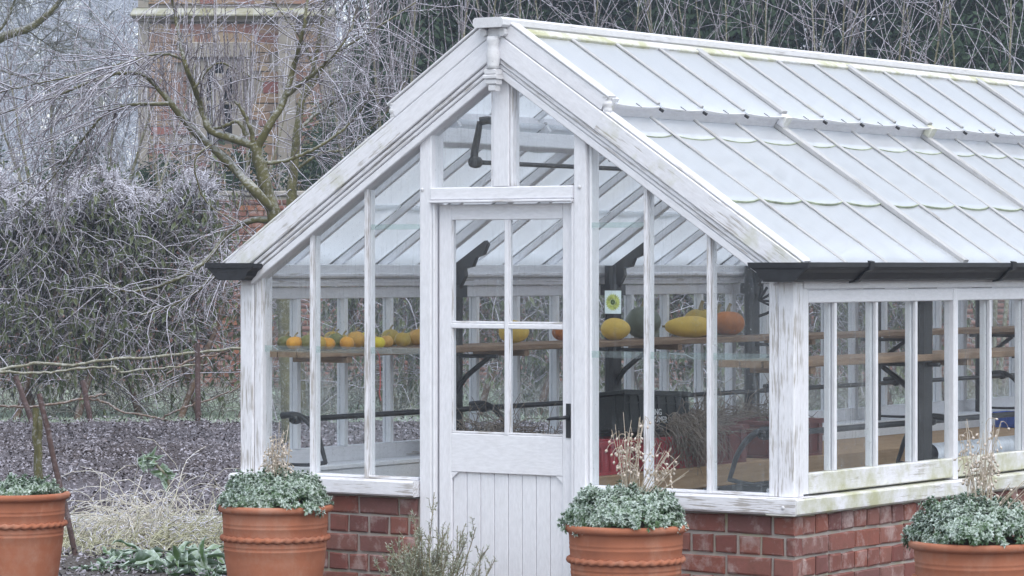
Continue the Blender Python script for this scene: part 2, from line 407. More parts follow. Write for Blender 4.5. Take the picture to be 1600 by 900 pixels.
me = mesh_np('ground', [(-900, -900, 0), (900, -900, 0), (900, 900, 0), (-900, 900, 0)], [[0, 1, 2, 3]], False, EARTH)
tag(obj('ground', me), kind='structure')
def fbm(x, y, seed=0):
    r = np.random.default_rng(seed); h = 0
    for i, f in enumerate((1.1, 2.3, 5.1, 9.7, 19, 37)):
        a = r.uniform(0, 6.28, 6)
        h = h + (np.sin(x * f + a[0] + 1.7 * np.sin(y * f * .7 + a[1])) * np.cos(y * f * 1.1 + a[2] + 1.3 * np.sin(x * f * .8 + a[3]))) / (1.35 ** i)
    return h / 3
def sheet(name, X0, X1, Z0, Z1, step, amp, mat, seed, base=.004):
    nx = int((X1 - X0) / step) + 1; nz = int((Z1 - Z0) / (step * 1.6)) + 1
    gx, gz = np.meshgrid(np.linspace(X0, X1, nx), np.linspace(Z0, Z1, nz))
    edge = np.minimum(1, np.minimum.reduce([(gx - X0), (X1 - gx), (gz - Z0), (Z1 - gz)]) / .3)
    h = base + amp * edge * (np.abs(fbm(gx, gz, seed)) + .35 * np.random.default_rng(seed).normal(0, .5, gx.shape).clip(-1, 1) + .3).clip(0, 3)
    wx = CAMP.x + RT.x * gx + FW.x * gz; wy = CAMP.y + RT.y * gx + FW.y * gz
    inside = (np.abs(wx) < 1.62) & (wy > -.15) & (wy < 9.2)
    h = np.where(inside, -.06, h)
    V = np.stack([wx, wy, h], -1).reshape(-1, 3)
    i = (np.arange(nz - 1)[:, None] * nx + np.arange(nx - 1)[None, :]).reshape(-1)
    T = np.stack([i, i + 1, i + nx + 1, i + nx], -1)
    o = obj(name, mesh_np(name, V, T, True, mat)); tag(o, kind='structure'); return o
sheet('soil_bed', -8.5, 8.5, 20.9, 34.2, .05, .085, SOIL, 3)
sheet('lawn', -12, 12, 34.3, 60, .25, .03, TURF, 5)
sheet('path', -8.5, 1.2, 15.6, 20.6, .08, .03, EARTH, 9)

# ================================================================== GREENHOUSE
HW, LEN, BAY, SP = 1.485, 8.91, 1.485, 1.485 / 4
SLOPE = .660; ANG = math.atan(SLOPE); CS, SN = math.cos(ANG), math.sin(ANG)
ZR = 2.66
GH = empty('greenhouse'); tag(GH, 'white timber greenhouse with frosted glass roof on a red brick plinth', 'greenhouse')
def rp(side, t, y, n=0.0):          # point on the roof plane, n off it along its normal
    return Vector((side * (t + n * SN), y, ZR - SLOPE * t + n * CS))
def rnorm(side): return Vector((side * SN, 0, CS))
def ztop(x): return 2.503 - SLOPE * abs(x)

# --- brick plinth, English bond, bricks as pieces
PL_T = .612; NC = 7; CH = PL_T / NC
def plinth(name, x0, x1, y0, y1):
    return obj(name, board_mesh(x1 - x0, y1 - y0, PL_T, .002, MORTAR), None, GH, loc=(x0, (y0 + y1) / 2, PL_T / 2))
BT = .21
pl_front_r = plinth('brick_plinth', .46, HW - .012, .022, BT); pl_front_l = plinth('brick_plinth', -HW + .012, -.46, .022, BT)
pl_right = plinth('brick_plinth', HW - BT, HW - .013, BT + .002, LEN - .02); pl_left = plinth('brick_plinth', -HW + .013, -HW + BT, BT + .002, LEN - .02)
_bm = {}
def brick_mesh(l, h, d, var, mat):
    key = (round(l, 3), round(h, 3), round(d, 3), var, mat.name)
    if key in _bm: return _bm[key]
    r = random.Random(hash((round(l, 2), var)) % 999 + var)
    c = .006; a, b = l / 2, h / 2; V = []
    j = lambda s=.0035: r.uniform(-s, s)
    for (y, ins) in ((-d, c), (-d + c, 0.0), (0.0, 0.0)):
        for sx, sz in ((-1, -1), (1, -1), (1, 1), (-1, 1)):
            V.append((sx * (a - ins) + j(), y + (j(.0015)), sz * (b - ins) + j()))
    Fc = [[0, 1, 2, 3]] + [[i + 4 * k, i + 4 * (k + 1), (i + 1) % 4 + 4 * (k + 1), (i + 1) % 4 + 4 * k] for k in range(2) for i in range(4)]
    me = mesh_py('brick', V, Fc, False, mat)
    _bm[key] = me; return me
def lay(face, a0, a1, parent, courses, mat=BRICK, start=0, origin=(0, 0, 0), ch=CH, sl=.228, seed=1, proud=.012, depth=.07, z0=0.0, only=None):
    """lay bricks on a face: face(u, z) -> (world point, yaw)"""
    r = random.Random(seed); jt = .014
    res = []
    for c in range(courses):
        st = (c + start) % 2 == 0
        l = sl if st else sl / 2
        u = a0 - (0 if not st else 0)
        first = True
        while u < a1 - .02:
            w = l
            if not st and first: w = sl / 2
            if not st and c % 2 and abs(u - (a0 + sl / 2)) < 1e-6: w = sl / 4
            w = min(w, a1 - u)
            if w > .04:
                res.append((u + w / 2, z0 + c * ch + ch / 2, w - jt, ch - jt))
            u += w; first = False
    out = []
    for (u, z, w, h) in res:
        if only and not only(u, z): continue
        p, yaw = face(u, z)
        me = brick_mesh(w, h, depth, r.randrange(4), mat)
        o = obj('brick', me, None, None, loc=p, rot=(r.uniform(-.006, .006), r.uniform(-.008, .008), yaw + r.uniform(-.006, .006)))
        o.parent = parent
        pl = Vector(parent.location); o.location = Vector(p) - pl
        out.append(o)
    return out
mk = lambda y: (lambda u, z: ((u, y + random.uniform(-.002, .002), z), 0.0))
# bricks reach 12 mm out of the mortar bed
lay(mk(.08), .46, HW, pl_front_r, NC, seed=2)
lay(mk(.08), -HW, -.46, pl_front_l, NC, seed=3)
lay(lambda u, z: ((HW - .07 + random.uniform(-.002, .002), u, z), math.pi / 2), .072, 3.1, pl_right, NC, start=1, seed=4)
# the rest of the long walls: too far along to be seen, one piece
def brick_rest(parent, x, yaw, y0, y1):
    V, T = [], []; off = 0; loc = Vector(parent.location)
    for c in range(NC):
        u = y0 + (0 if c % 2 else .114)
        while u < y1 - .2:
            me_l = .217 if c % 2 else .103
            z = c * CH + CH / 2; hx = .012 * (1 if yaw > 0 else -1)
            xs = (x, x + hx)
            b = [(xs[i], u + j * me_l, z + (k - .5) * (CH - .011)) for i in (0, 1) for j in (0, 1) for k in (0, 1)]
            V += [tuple(Vector(q) - loc) for q in b]
            T += [[q + off for q in f] for f in ((4, 6, 7, 5), (0, 4, 5, 1), (2, 3, 7, 6), (1, 5, 7, 3), (0, 2, 6, 4))]
            off += 8; u += .228 if c % 2 else .114
    o = obj('brickwork', mesh_np('brickwork', V, T, False, BRICK), None, parent); o['kind'] = 'stuff'
brick_rest(pl_right, HW - .013, 1, 3.12, LEN); brick_rest(pl_left, -HW + .013, -1, .22, LEN)

# --- sills
for a, b in ((-HW - .028, -.452), (.447, HW + .028)):
    along_x('sill', a, b, -.045, .16, .618, .690, WORN, GH, .008)
for s in (1, -1):
    along_y('sill', HW - .12 if s > 0 else -HW - .035, (HW + .034) if s > 0 else -HW + .12, -.0425, LEN, .6165, .6875, WORN if s < 0 else MOSSY, GH, .008)

# --- gable timbers
for s in (1, -1):
    a, b = sorted((s * (HW - .08), s * HW)); upright('corner_post', a, b, 0, .08, .692, 1.60, WORN, GH, .006)
    a, b = sorted((s * (HW - .128), s * (HW - .082))); upright('post_lining', a, b, .006, .085, .692, 1.62, WORN, GH)
    upright('corner_stile', *sorted((s * (HW - .045), s * (HW - .004))), .083, .128, .70, 1.56, WHITE, GH)
    a, b = sorted((s * .382, s * .447)); upright('door_post', a, b, 0, .10, .02, ztop(.41) + .03, WHITE, GH, .005)
    upright('post_lining', *sorted((s * .449, s * .462)), .02, .085, .692, ztop(.46) + .02, INNER, GH)
    for mx in (.75, 1.065):
        x = s * mx
        upright('mullion', x - .010, x + .010, .002, .024, .692, ztop(mx) + .03, WORN, GH, .003)
        upright('mullion_rib', x - .007, x + .007, .035, .066, .692, ztop(mx) + .03, INNER, GH, .003)
upright('king_post', -.042, .042, -.004, .075, 2.010, 2.54, WHITE, GH)
upright('king_post_bead', .0435, .058, .004, .060, 2.010, 2.47, WORN, GH, .002)
upright('king_post_bead', -.058, -.0435, .004, .060, 2.010, 2.47, WORN, GH, .002)
along_x('transom', -.381, .381, -.006, .085, 1.952, 2.008, WHITE, GH, .005)
along_x('transom_drip', -.381, .381, -.020, .030, 1.938, 1.950, WORN, GH, .003)
along_x('gable_bottom_bead', .465, HW - .13, .012, .06, .6915, .703, WORN, GH, .002)
along_x('gable_bottom_bead', -HW + .13, -.465, .012, .06, .6915, .703, WORN, GH, .002)
upright('door_stop', -.380, -.366, .004, .03, .03, 1.936, WHITE, GH, .003); upright('door_stop', .366, .380, .004, .03, .03, 1.936, WHITE, GH, .003)

# --- gable panes, lapped: three heights, top cut to the slope
def gpane(name, x0, x1, z0, z1, y, mat, parent=GH):
    if z1 is None: pts = [(x0, y, z0), (x1, y, z0), (x1, y, ztop(x1) + .01), (x0, y, ztop(x0) + .01)]
    else: pts = [(x0, y, z0), (x1, y, z0), (x1, y, z1), (x0, y, z1)]
    return prism(name, pts, (0, .004, 0), mat, parent)
for s in (1, -1):
    for i, (a, b) in enumerate(((.447, .738), (.762, 1.053), (1.077, 1.355))):
        x0, x1 = sorted((s * a, s * b)); x0 += .001; x1 -= .001
        gpane('pane', x0, x1, .700, 1.285, .030, STEAMY if i == 2 else GLASS)
        tops = min(ztop(x0), ztop(x1))
        if tops > 1.85:
            gpane('pane', x0, x1, 1.262, 1.845, .025, GLASS); gpane('pane', x0, x1, 1.825, None, .0275, GLASS)
        else:
            gpane('pane', x0, x1, 1.262, None, .025, STEAMY if i == 2 else GLASS)
        prism('lap_edge', [(x0, .0235, 1.258), (x1, .0235, 1.258), (x1, .0235, 1.288), (x0, .0235, 1.288)], (0, .0012, 0), LAP, GH)
        if tops > 1.85: prism('lap_edge', [(x0, .0235, 1.822), (x1, .0235, 1.822), (x1, .0235, 1.846), (x0, .0235, 1.846)], (0, .0012, 0), LAP, GH)
    x0, x1 = sorted((s * .0585, s * .381)); gpane('pane', x0 + .001, x1 - .001, 2.010, None, .030, GLASS)

# --- door
DY = .035
DOOR = empty('door'); DOOR.parent = GH; DOOR.location = (0, 0, 0)
upright('stile', -.364, -.296, DY, DY + .04, .03, 1.932, SMOOTH, DOOR, .003); upright('stile', .302, .364, DY, DY + .04, .03, 1.932, SMOOTH, DOOR, .003)
along_x('rail', -.2955, .3015, DY + .0005, DY + .0395, 1.862, 1.932, SMOOTH, DOOR, .003)
along_x('rail', -.2955, .3015, DY + .0005, DY + .0395, .735, .908, SMOOTH, DOOR, .003)
along_x('rail', -.2955, .3015, DY + .0005, DY + .0395, .03, .20, SMOOTH, DOOR, .003)
upright('glazing_bar', -.007, .015, DY - .002, DY + .036, .909, 1.861, WHITE, DOOR, .003)
along_x('glazing_bar', -.2955, -.0075, DY - .001, DY + .034, 1.378, 1.400, WHITE, DOOR, .003); along_x('glazing_bar', .0155, .3015, DY - .001, DY + .034, 1.378, 1.400, WHITE, DOOR, .003)
for (a, b) in ((-.295, -.0075), (.0155, .301)):
    for (c, d) in ((.909, 1.377), (1.401, 1.861)):
        gpane('pane', a, b, c, d, DY + .012, GLASS, DOOR)
        along_x('putty', a, b, DY + .002, DY + .011, c, c + .010, WORN, DOOR, .002)
        upright('putty', a, a + .008, DY + .002, DY + .011, c + .011, d, WORN, DOOR, .002)
nb = 8; bw = (.3015 + .2955) / nb
for i in range(nb):
    x0 = -.2955 + i * bw
    upright('panel_board', x0 + .0014, x0 + bw - .0014, DY + .014, DY + .030, .20, .7345, SMOOTH, DOOR, .003)
for s, x in ((1, -.2955), (-1, .3015)):
    prism('corner_fillet', [(x, DY + .002, .7345), (x + s * .035, DY + .002, .7345), (x, DY + .002, .705)], (0, .011, 0), SMOOTH, DOOR)
hp = upright('handle_plate', .322, .346, DY - .005, DY - .0005, .905, 1.055, IRON, DOOR, .002)
hv, ht = tubes_np([[(.334, DY - .004, .995), (.334, DY - .03, .995), (.334, DY - .042, .994), (.30, DY - .046, .992), (.262, DY - .044, .988), (.25, DY - .043, .986)]], [[.009, .009, .0085, .008, .007, .005]], 8)
obj('handle', mesh_np('handle', hv, ht, True, IRON), None, DOOR)
upright('door_threshold', -.38, .38, -.03, .10, .004, .028, OLDWOOD, GH)

# --- side walls
for s in (1, -1):
    xo, xi = HW - .006, HW - .05
    X = lambda a, b: sorted((s * a, s * b))
    bay_y = [k * BAY for k in range(7)]
    for k in range(6):
        y0 = .130 if k == 0 else bay_y[k] + .022; y1 = bay_y[k + 1] - .022
        a, b = X(xi, xo)
        along_y('bottom_rail', a, b, y0, y1, .698, .785, MOSSY if s > 0 else WHITE, GH, .005)
        along_y('top_rail', a, b, y0, y1, 1.500, 1.556, WHITE, GH, .004)
        for j in range(1, 4):
            y = bay_y[k] + j * SP
            board('mullion', (s * (xo - .011), y, .786), (s * (xo - .011), y, 1.499), .020, .018, WHITE, GH, up=(s, 0, 0), ch=.003)
            board('mullion_rib', (s * (xi + .004), y, .786), (s * (xi + .004), y, 1.499), .028, .030, INNER, GH, up=(s, 0, 0), ch=.003)
        for j in range(4):
            ya = (y0 if j == 0 else bay_y[k] + j * SP + .0105); yb = (y1 if j == 3 else bay_y[k] + (j + 1) * SP - .0105)
            x = s * (xo - .024)
            prism('pane', [(x, ya, .786), (x, yb, .786), (x, yb, 1.499), (x, ya, 1.499)], (s * .004, 0, 0), (STEAMY if (k + j) % 3 == 1 or s < 0 else GLASS), GH)
        if k: 
            board('side_post', (s * (xo - .020), bay_y[k], .690), (s * (xo - .020), bay_y[k], 1.556), .042, .052, WHITE, GH, up=(s, 0, 0))
    a, b = X(HW - .08, HW - .002); along_y('wall_plate', a, b, .084, LEN, 1.559, 1.598, WHITE, GH)
    a, b = X(HW - .115, HW - .012); along_y('wall_plate', a, b, .084, LEN, 1.5995, 1.665, INNER, GH)
    a, b = X(HW - .085, HW - .0805); along_y('inner_moulding', a, b, .09, LEN, 1.575, 1.589, WORN, GH, .002)
    a, b = X(HW - .125, HW - .1155); along_y('inner_moulding', a, b, .09, LEN, 1.606, 1.622, WORN, GH, .003)
    a, b = X(HW - BT - .02, HW - .052); along_y('inner_sill', a, b, .165, LEN, .690, .712, INNER, GH)
    a, b = X(HW - BT - .012, HW - BT - .002); along_y('inner_wall_panel', a, b, .165, LEN, .02, .688, INNER, GH)
# back gable: plain frame and panes at the far end
along_x('sill', -HW - .03, HW + .03, LEN + .002, LEN + .12, .618, .690, WHITE, GH)
obj('brick_plinth', board_mesh(2 * HW - .02, .2, PL_T, .002, BRICK), None, GH, loc=(-HW + .01, LEN + .005, PL_T / 2 - .002))
for x in (-1.44, -1.0, -.5, 0, .5, 1.0, 1.44): upright('mullion', x - .025, x + .025, LEN + .01, LEN + .06, .692, ztop(x) + .03, WHITE, GH)
for a, b in ((-1.41, -1.03), (-.97, -.53), (-.47, -.03), (.03, .47), (.53, .97), (1.03, 1.41)): gpane('pane', a, b, .693, None, LEN + .03, STEAMY)
obj('floor', board_mesh(2 * HW - .44, LEN - .3, .03, .002, FLOORM), None, GH, loc=(-HW + .22, LEN / 2, .02))

# --- roof
TE, TV = 1.520, .530                       # eave and foot of the ventilators, as distance from the ridge line
def slope_board(name, s, t0, t1, y, n0, n1, w, mat):
    nm = (n0 + n1) / 2
    return board(name, rp(s, t0, y, nm), rp(s, t1, y, nm), w, n1 - n0, mat, GH, up=rnorm(s), ch=.004)
_pm = {}
def curved_pane(w, l, sag, mat, green=True):
    key = (round(w, 3), round(l, 3), sag, green)
    if key in _pm: return _pm[key]
    n = 10; th = .005; lip = .004
    top = [(w / 2, 0), (-w / 2, 0)]
    bot = [(-w / 2 + w * i / n, -l - sag * (1 - (2 * i / n - 1) ** 2)) for i in range(n + 1)]
    out = top + bot; N = len(out)
    V = [(x, y, th) for x, y in out] + [(x, y, 0) for x, y in out]
    Fc = [list(range(N)), list(range(2 * N - 1, N - 1, -1))]; mi = [0, 0]
    for i in range(N):
        Fc.append([i, i + N, (i + 1) % N + N, (i + 1) % N]); mi.append(0)
    b = len(V)                                   # green lip along the lapped edge
    for x, y in bot: V += [(x, y - .001, th + .001), (x, y + lip, th + .0012), (x, y - .001, -.004)]
    for i in range(n):
        q = b + 3 * i; Fc += [[q, q + 3, q + 4, q + 1], [q, q + 2, q + 5, q + 3]]; mi += [1, 1]
    me = mesh_py('pane', V, Fc, False, mat); me.materials.append(ALGAE if green else RIDGE)
    me.polygons.foreach_set('material_index', mi); me.update()
    _pm[key] = me; return me
def roof_pane(s, t0, t1, y, w, n, sag, tilt, green=True):
    l = (t1 - t0) / CS
    up = Vector((-s * CS, 0, SN)); no = rnorm(s); Xv = up.cross(no)
    R = Matrix((Xv, up, no)).transposed() @ Matrix.Rotation(tilt, 3, 'X')
    M = Matrix.Translation(rp(s, t0, y, n)) @ R.to_4x4()
    return obj('pane', curved_pane(w, l, sag, ROOFG, green), None, GH, M=M)
rows = [(.50, .66), (.645, 1.10), (1.085, 1.545)]
for s in (1, -1):
    for k in range(24):
        yc = (k + .5) * SP
        for i, (a, b) in enumerate(rows): roof_pane(s, a, b, yc, SP - .024, .001, .026 if i < 2 else .004, -.016)
        roof_pane(s, .085, .558, yc, SP - .026, .072, .014, -.003, False)
    for k in range(1, 24):
        y = k * SP; main = k % 4 == 0
        w = .046 if main else .022
        slope_board('glazing_bar', s, .50, TE, y, .0085, .034 if main else .019, w, ROOFBAR)
        slope_board('glazing_rib', s, .50, TE - .02, y, -.045 if main else -.034, -.0005, w, INNER)
        slope_board('vent_bar', s, .07, .542, y, .0785, .098 if main else .090, w, ROOFBAR)
        slope_board('vent_rib', s, .09, .525, y, .045, .0715, w, INNER)
        # copper clips at the foot of the ventilators
        slope_board('clip', s, .556, .574, y, .062, .076, .010, IRON)
        if main: slope_board('vent_bar_end', s, .545, .575, y, .030, .085, .052, MOSSY)
    for k in range(24):
        slope_board('clip', s, .545, .572, (k + .5) * SP, .0785, .081, .006, IRON)
    for y0, y1, nm in ((.03, LEN - .03, 0),):
        p = lambda t, n: rp(s, t, 0, n)
        def yb(name, t, n, w, th, mat, a=y0, b=y1):
            q = p(t, n); return board(name, (q.x, a, q.z), (q.x, b, q.z), w, th, mat, GH, up=rnorm(s))
        yb('vent_head', .066, .066, .05, .052, MOSSY)
        yb('vent_kerb', .532, .036, .020, .062, WHITE)
        yb('purlin', .50, -.105, .045, .085, INNER)
        yb('purlin', .54, -.05, .028, .022, INNER)
    slope_board('roof_end_bar', s, .45, TE, .012, -.02, .034, .05, BARGE); slope_board('roof_end_bar', s, .06, .545, .012, .03, .095, .05, BARGE)
    slope_board('roof_end_bar', s, .06, TE, LEN, -.05, .04, .06, WHITE)
    # barge boards in front of the gable, layered as mouldings
    slope_board('barge_board', s, .02, .55, -.030, -.062, .024, .030, WHITE)
    slope_board('barge_board', s, .5505, 1.525, -.030, -.062, .024, .030, BARGE)
    slope_board('barge_board', s, .02, .535, -.026, .027, .090, .034, WHITE)
    slope_board('barge_capping', s, .03, .540, -.018, .092, .104, .060, RIDGE)
    slope_board('barge_capping', s, .545, 1.535, -.014, .026, .038, .056, BARGE)
    slope_board('barge_moulding', s, .03, 1.50, -.022, -.083, -.065, .028, WORN)
    slope_board('barge_moulding', s, .04, 1.49, -.016, -.103, -.086, .026, WORN)
    slope_board('gable_rafter', s, .04, 1.47, .020, -.138, -.1055, .090, WHITE)
    # little turned drop where the ventilators end
    q = rp(s, .555, -.022, .03)
    lathe('drop_finial', [(.001, .075), (.022, .074), (.024, .064), (.015, .056), (.022, .046), (.025, .034), (.017, .024), (.020, .016), (.020, .004), (.012, -.004), (.001, -.006)], RIDGE, GH, 16, loc=(q.x, q.y, q.z))
# ridge
along_y('ridge_board', -.02, .02, .0, LEN, 2.538, 2.668, WHITE, GH)
along_y('ridge_cap', -.080, .080, -.105, LEN + .06, 2.706, 2.75, RIDGE, GH, .010)
for s in (1, -1):
    a, b = sorted((s * .035, s * .066)); along_y('ridge_moulding', a, b, -.070, LEN + .04, 2.668, 2.7045, RIDGE, GH, .010)
    board('ridge_apron', (s * .058, .03, 2.663), (s * .058, LEN, 2.663), .055, .014, WHITE, GH, up=rnorm(s))
along_y('ridge_core', -.033, .033, -.055, LEN + .02, 2.658, 2.7045, RIDGE, GH, .006)
# carved pendant below the ridge end
PEN = empty('pendant'); PEN.parent = GH; PEN.location = (0, -.062, 0)
lathe('pendant_turning', [(.001, 2.668), (.028, 2.668), (.030, 2.648), (.024, 2.63), (.026, 2.613), (.030, 2.593), (.030, 2.568), (.026, 2.543), (.029, 2.525), (.001, 2.524)], RIDGE, PEN, 20)
along_x('pendant_block', -.030, .030, -.026, .026, 2.5, 2.523, RIDGE, PEN); along_x('pendant_block', -.036, .036, -.03, .03, 2.48, 2.4985, RIDGE, PEN)
along_x('pendant_block', -.024, .030, -.024, .024, 2.456, 2.4785, RIDGE, PEN); along_x('pendant_block', -.012, .024, -.02, .02, 2.426, 2.455, RIDGE, PEN)

# --- gutters
def gutter(s):
    prof = [(-.012, 1.592), (.030, 1.592), (.052, 1.600), (.066, 1.615), (.078, 1.628), (.098, 1.640), (.104, 1.646), (.104, 1.668), (.094, 1.668), (.092, 1.655), (.02, 1.610), (-.002, 1.610), (-.002, 1.663), (-.012, 1.663)]
    y0, y1 = -.085, LEN + .05
    V = [(s * (HW + x + .012), y0, z) for x, z in prof] + [(s * (HW + x + .012), y1, z) for x, z in prof]; n = len(prof)
    Fc = [[i, (i + 1) % n, (i + 1) % n + n, i + n] for i in range(n)]
    Fc += [[0, 1, 2, 10, 11], [2, 3, 4, 10], [4, 5, 9, 10], [5, 6, 7, 8, 9], [0, 11, 12, 13]]
    Fc += [[q + n for q in f][::-1] for f in Fc[-5:]]
    g = obj('gutter', mesh_py('gutter', V, Fc, False, GUTTER), None, GH)
    # end return: ogee cap across the post head
    o2 = [(.1045, 1.668), (.1045, 1.646), (.090, 1.638), (.072, 1.622), (.055, 1.604), (.030, 1.590), (-.105, 1.590), (-.112, 1.600), (-.128, 1.612), (-.140, 1.632), (-.160, 1.644), (-.168, 1.650), (-.168, 1.668)]
    pts = [(s * (HW + x + .012), -.1, z) for x, z in o2]
    prism('gutter_end', pts, (0, .098, 0), GUTTER, g)
    e = .006
    prism('gutter_lip', [(s * (HW + .1235), -.107, 1.648), (s * (HW + .1235), -.107, 1.671), (s * (HW - .166), -.107, 1.671), (s * (HW - .160), -.107, 1.648)], (0, .0065, 0), GUTTER, g)
    along_y('gutter_lip', *sorted((s * (HW + .1165), s * (HW + .1245))), -.1, LEN + .05, 1.650, 1.672, GUTTER, g, .003)
    for y in (.42, 1.80, 3.2, 4.6, 6.0, 7.4):
        b = [(.010, 1.583), (.048, 1.590), (.072, 1.612), (.090, 1.632), (.112, 1.640), (.117, 1.676), (.10, 1.680), (.108, 1.65), (.09, 1.642), (.06, 1.612), (.04, 1.600), (.010, 1.594)]
        prism('gutter_bracket', [(s * (HW + x + .0165), y, z) for x, z in b], (0, .035, 0), IRON, g)
gutter(1); gutter(-1)
# screw heads on the posts, small blocks at the corner foot
for x, z in ((-.43, 2.0), (.415, 2.0), (HW - .03, .65)):
    lathe('screw_head', [(.001, .004), (.007, .003), (.009, 0)], RIDGE, GH, 10, loc=(x, -.003 if z > 1 else -.046, z), rot=(math.pi / 2, 0, 0))

# --- iron columns, brackets and the winding gear
def flat_arc(pts, w0, w1, th, name, parent, mat=IRON, sides=6):
    c = catmull(pts, 14); V, T = tubes_np([c], taper(1, 14, w0, w1), sides); return obj(name, mesh_np(name, V, T, True, mat), None, parent)
def column(s, y):
    x = s * 1.315
    c = board('column', (x, y, .03), (x, y, 1.66), .115, .055, IRON, GH, up=(s, 0, 0), ch=.02)
    inv = c.matrix_basis.inverted()
    def sub(o): o.parent = c; o.matrix_parent_inverse = inv; return o
    sub(board('column_base', (x, y, .03), (x, y, .14), .17, .11, IRON, None, up=(s, 0, 0), ch=.02)); sub(board('column_cap', (x, y, 1.50), (x, y, 1.56), .15, .085, IRON, None, up=(s, 0, 0), ch=.015))
    a = [(1.30, 1.40), (1.26, 1.62), (1.16, 1.76), (.98, 1.862), (.90, 1.915)]
    sub(prism('bracket', [(s * px, y - .014, pz) for px, pz in [(1.335, 1.42), (1.29, 1.42), (1.275, 1.54), (1.235, 1.61), (1.24, 1.645), (1.19, 1.655), (1.17, 1.70), (1.125, 1.715), (1.10, 1.765), (1.115, 1.785), (1.335, 1.645)]], (0, .028, 0), IRON, None))
    for q in range(5 if round(y / BAY) == 3 else 0):
        u = math.radians(100 + q * 24); ex, ez = 1.235 + .0 - .085 * math.cos(math.radians(10 + q * 22)), 1.47 + .085 * math.sin(math.radians(-40 + q * 30))
        sub(flat_arc([(s * 1.268, y, 1.46), (s * (1.268 + ex) / 2, y, (1.46 + ez) / 2), (s * ex, y, ez)], .006, .009, .02, 'fan_spoke', None))
    if round(y / BAY) == 3: sub(flat_arc([(s * 1.27, y, 1.37), (s * 1.19, y, 1.40), (s * 1.145, y, 1.47), (s * 1.16, y, 1.56), (s * 1.21, y, 1.62)], .009, .009, .02, 'fan_rim', None))
    sub(flat_arc([(s * 1.30, y, 1.02), (s * 1.24, y, 1.10), (s * 1.10, y, 1.20)], .016, .012, .02, 'shelf_bracket', None))
    sub(along_x('shelf_bracket_arm', *sorted((s * 1.05, s * 1.40)), y - .012, y + .012, 1.198, 1.217, IRON, None))
for s in (1, -1):
    for k in range(1, 6): column(s, k * BAY)
    V, T = tubes_np([[(s * 1.26, .10, .94), (s * 1.26, 4.4, .94), (s * 1.26, 8.7, .94)]], [[.0135] * 3], 10)
    g = obj('winding_bar', mesh_np('winding_bar', V, T, True, IRON), None, GH)
    for k in range(6):
        y = .14 + k * BAY + (.05 if k else 0)
        flat_arc([(s * 1.345, y, .955), (s * 1.26, y, .962), (s * 1.19, y, .93), (s * 1.13, y, .86), (s * 1.10, y, .78), (s * 1.085, y, .74)], .017, .009, .02, 'winding_lever', g)
        flat_arc([(s * 1.085, y, .745), (s * 1.16, y, .732), (s * 1.25, y, .728), (s * 1.40, y, .73)], .011, .008, .02, 'winding_link', g)
        lathe('winding_boss', [(.001, -.025), (.020, -.025), (.023, 0), (.020, .025), (.001, .025)], IRON, g, 12, loc=(s * 1.26, y, .94), rot=(math.pi / 2, 0, 0))
for y0, y1 in ((.30, 1.62), (1.8, 3.1), (3.3, 4.6), (4.8, 6.1)):
    V, T = tubes_np([[(-.35, y0, 2.13), (-.35, (y0 + y1) / 2, 2.13), (-.35, y1, 2.13)]], [[.011] * 3], 10)
    g = obj('vent_rod', mesh_np('vent_rod', V, T, True, IRON), None, GH)
    for y in (y0, y1):
        flat_arc([(-.35, y, 2.12), (-.355, y, 2.17), (-.335, y, 2.26), (-.325, y, 2.315)], .020, .013, .02, 'vent_arm', g)
        flat_arc([(-.325, y, 2.315), (-.29, y + .03, 2.32), (-.25, y + .05, 2.30), (-.22, y + .07, 2.285)], .022, .014, .02, 'vent_arm', g)
        lathe('vent_boss', [(.001, -.025), (.026, -.022), (.028, .0), (.026, .022), (.001, .025)], IRON, g, 12, loc=(-.35, y, 2.13), rot=(math.pi / 2, 0, 0))
V, T = tubes_np([[(-.33, 1.40, 2.17), (-.33, 1.62, 2.17)]], [[.009] * 2], 8); obj('vent_rod', mesh_np('vent_rod', V, T, True, IRON), None, GH)
# ================================================================== INSIDE THE GREENHOUSE
def shelf(name, x0, x1, y0, y1, z, n, label, mat, th=.03, pieces=1):
    t = empty(name, ((x0 + x1) / 2, y0, z - th)); tag(t, label, 'shelf')
    w = (x1 - x0 - .008 * (n - 1)) / n
    for i in range(n):
        a = x0 + i * (w + .008); cuts = [y0 + (y1 - y0) * q / pieces for q in range(pieces + 1)]
        for j in range(pieces):
            o = along_y('slat', a, a + w, cuts[j] + (.004 if j else 0) + random.uniform(0, .01), cuts[j + 1], z - th, z + random.uniform(-.002, .002), mat, t); o.location -= t.location
    for k in range(int((y1 - y0) / 1.485) + 1):
        y = y0 + .25 + k * 1.485
        if y < y1:
            o = along_x('batten', x0 + .01, x1 - .01, y, y + .045, z - th - .030, z - th - .001, mat, t); o.location -= t.location
    return t
shelf('slatted_shelf', -1.425, -1.085, .06, 8.7, 1.262, 3, 'weathered slatted shelf along the far wall, carrying the pumpkins', OLDWOOD, pieces=2)
shelf('slatted_shelf', 1.055, 1.375, .10, 8.7, 1.255, 3, 'empty weathered slatted shelf behind the right-hand corner post', OLDWOOD, pieces=2)
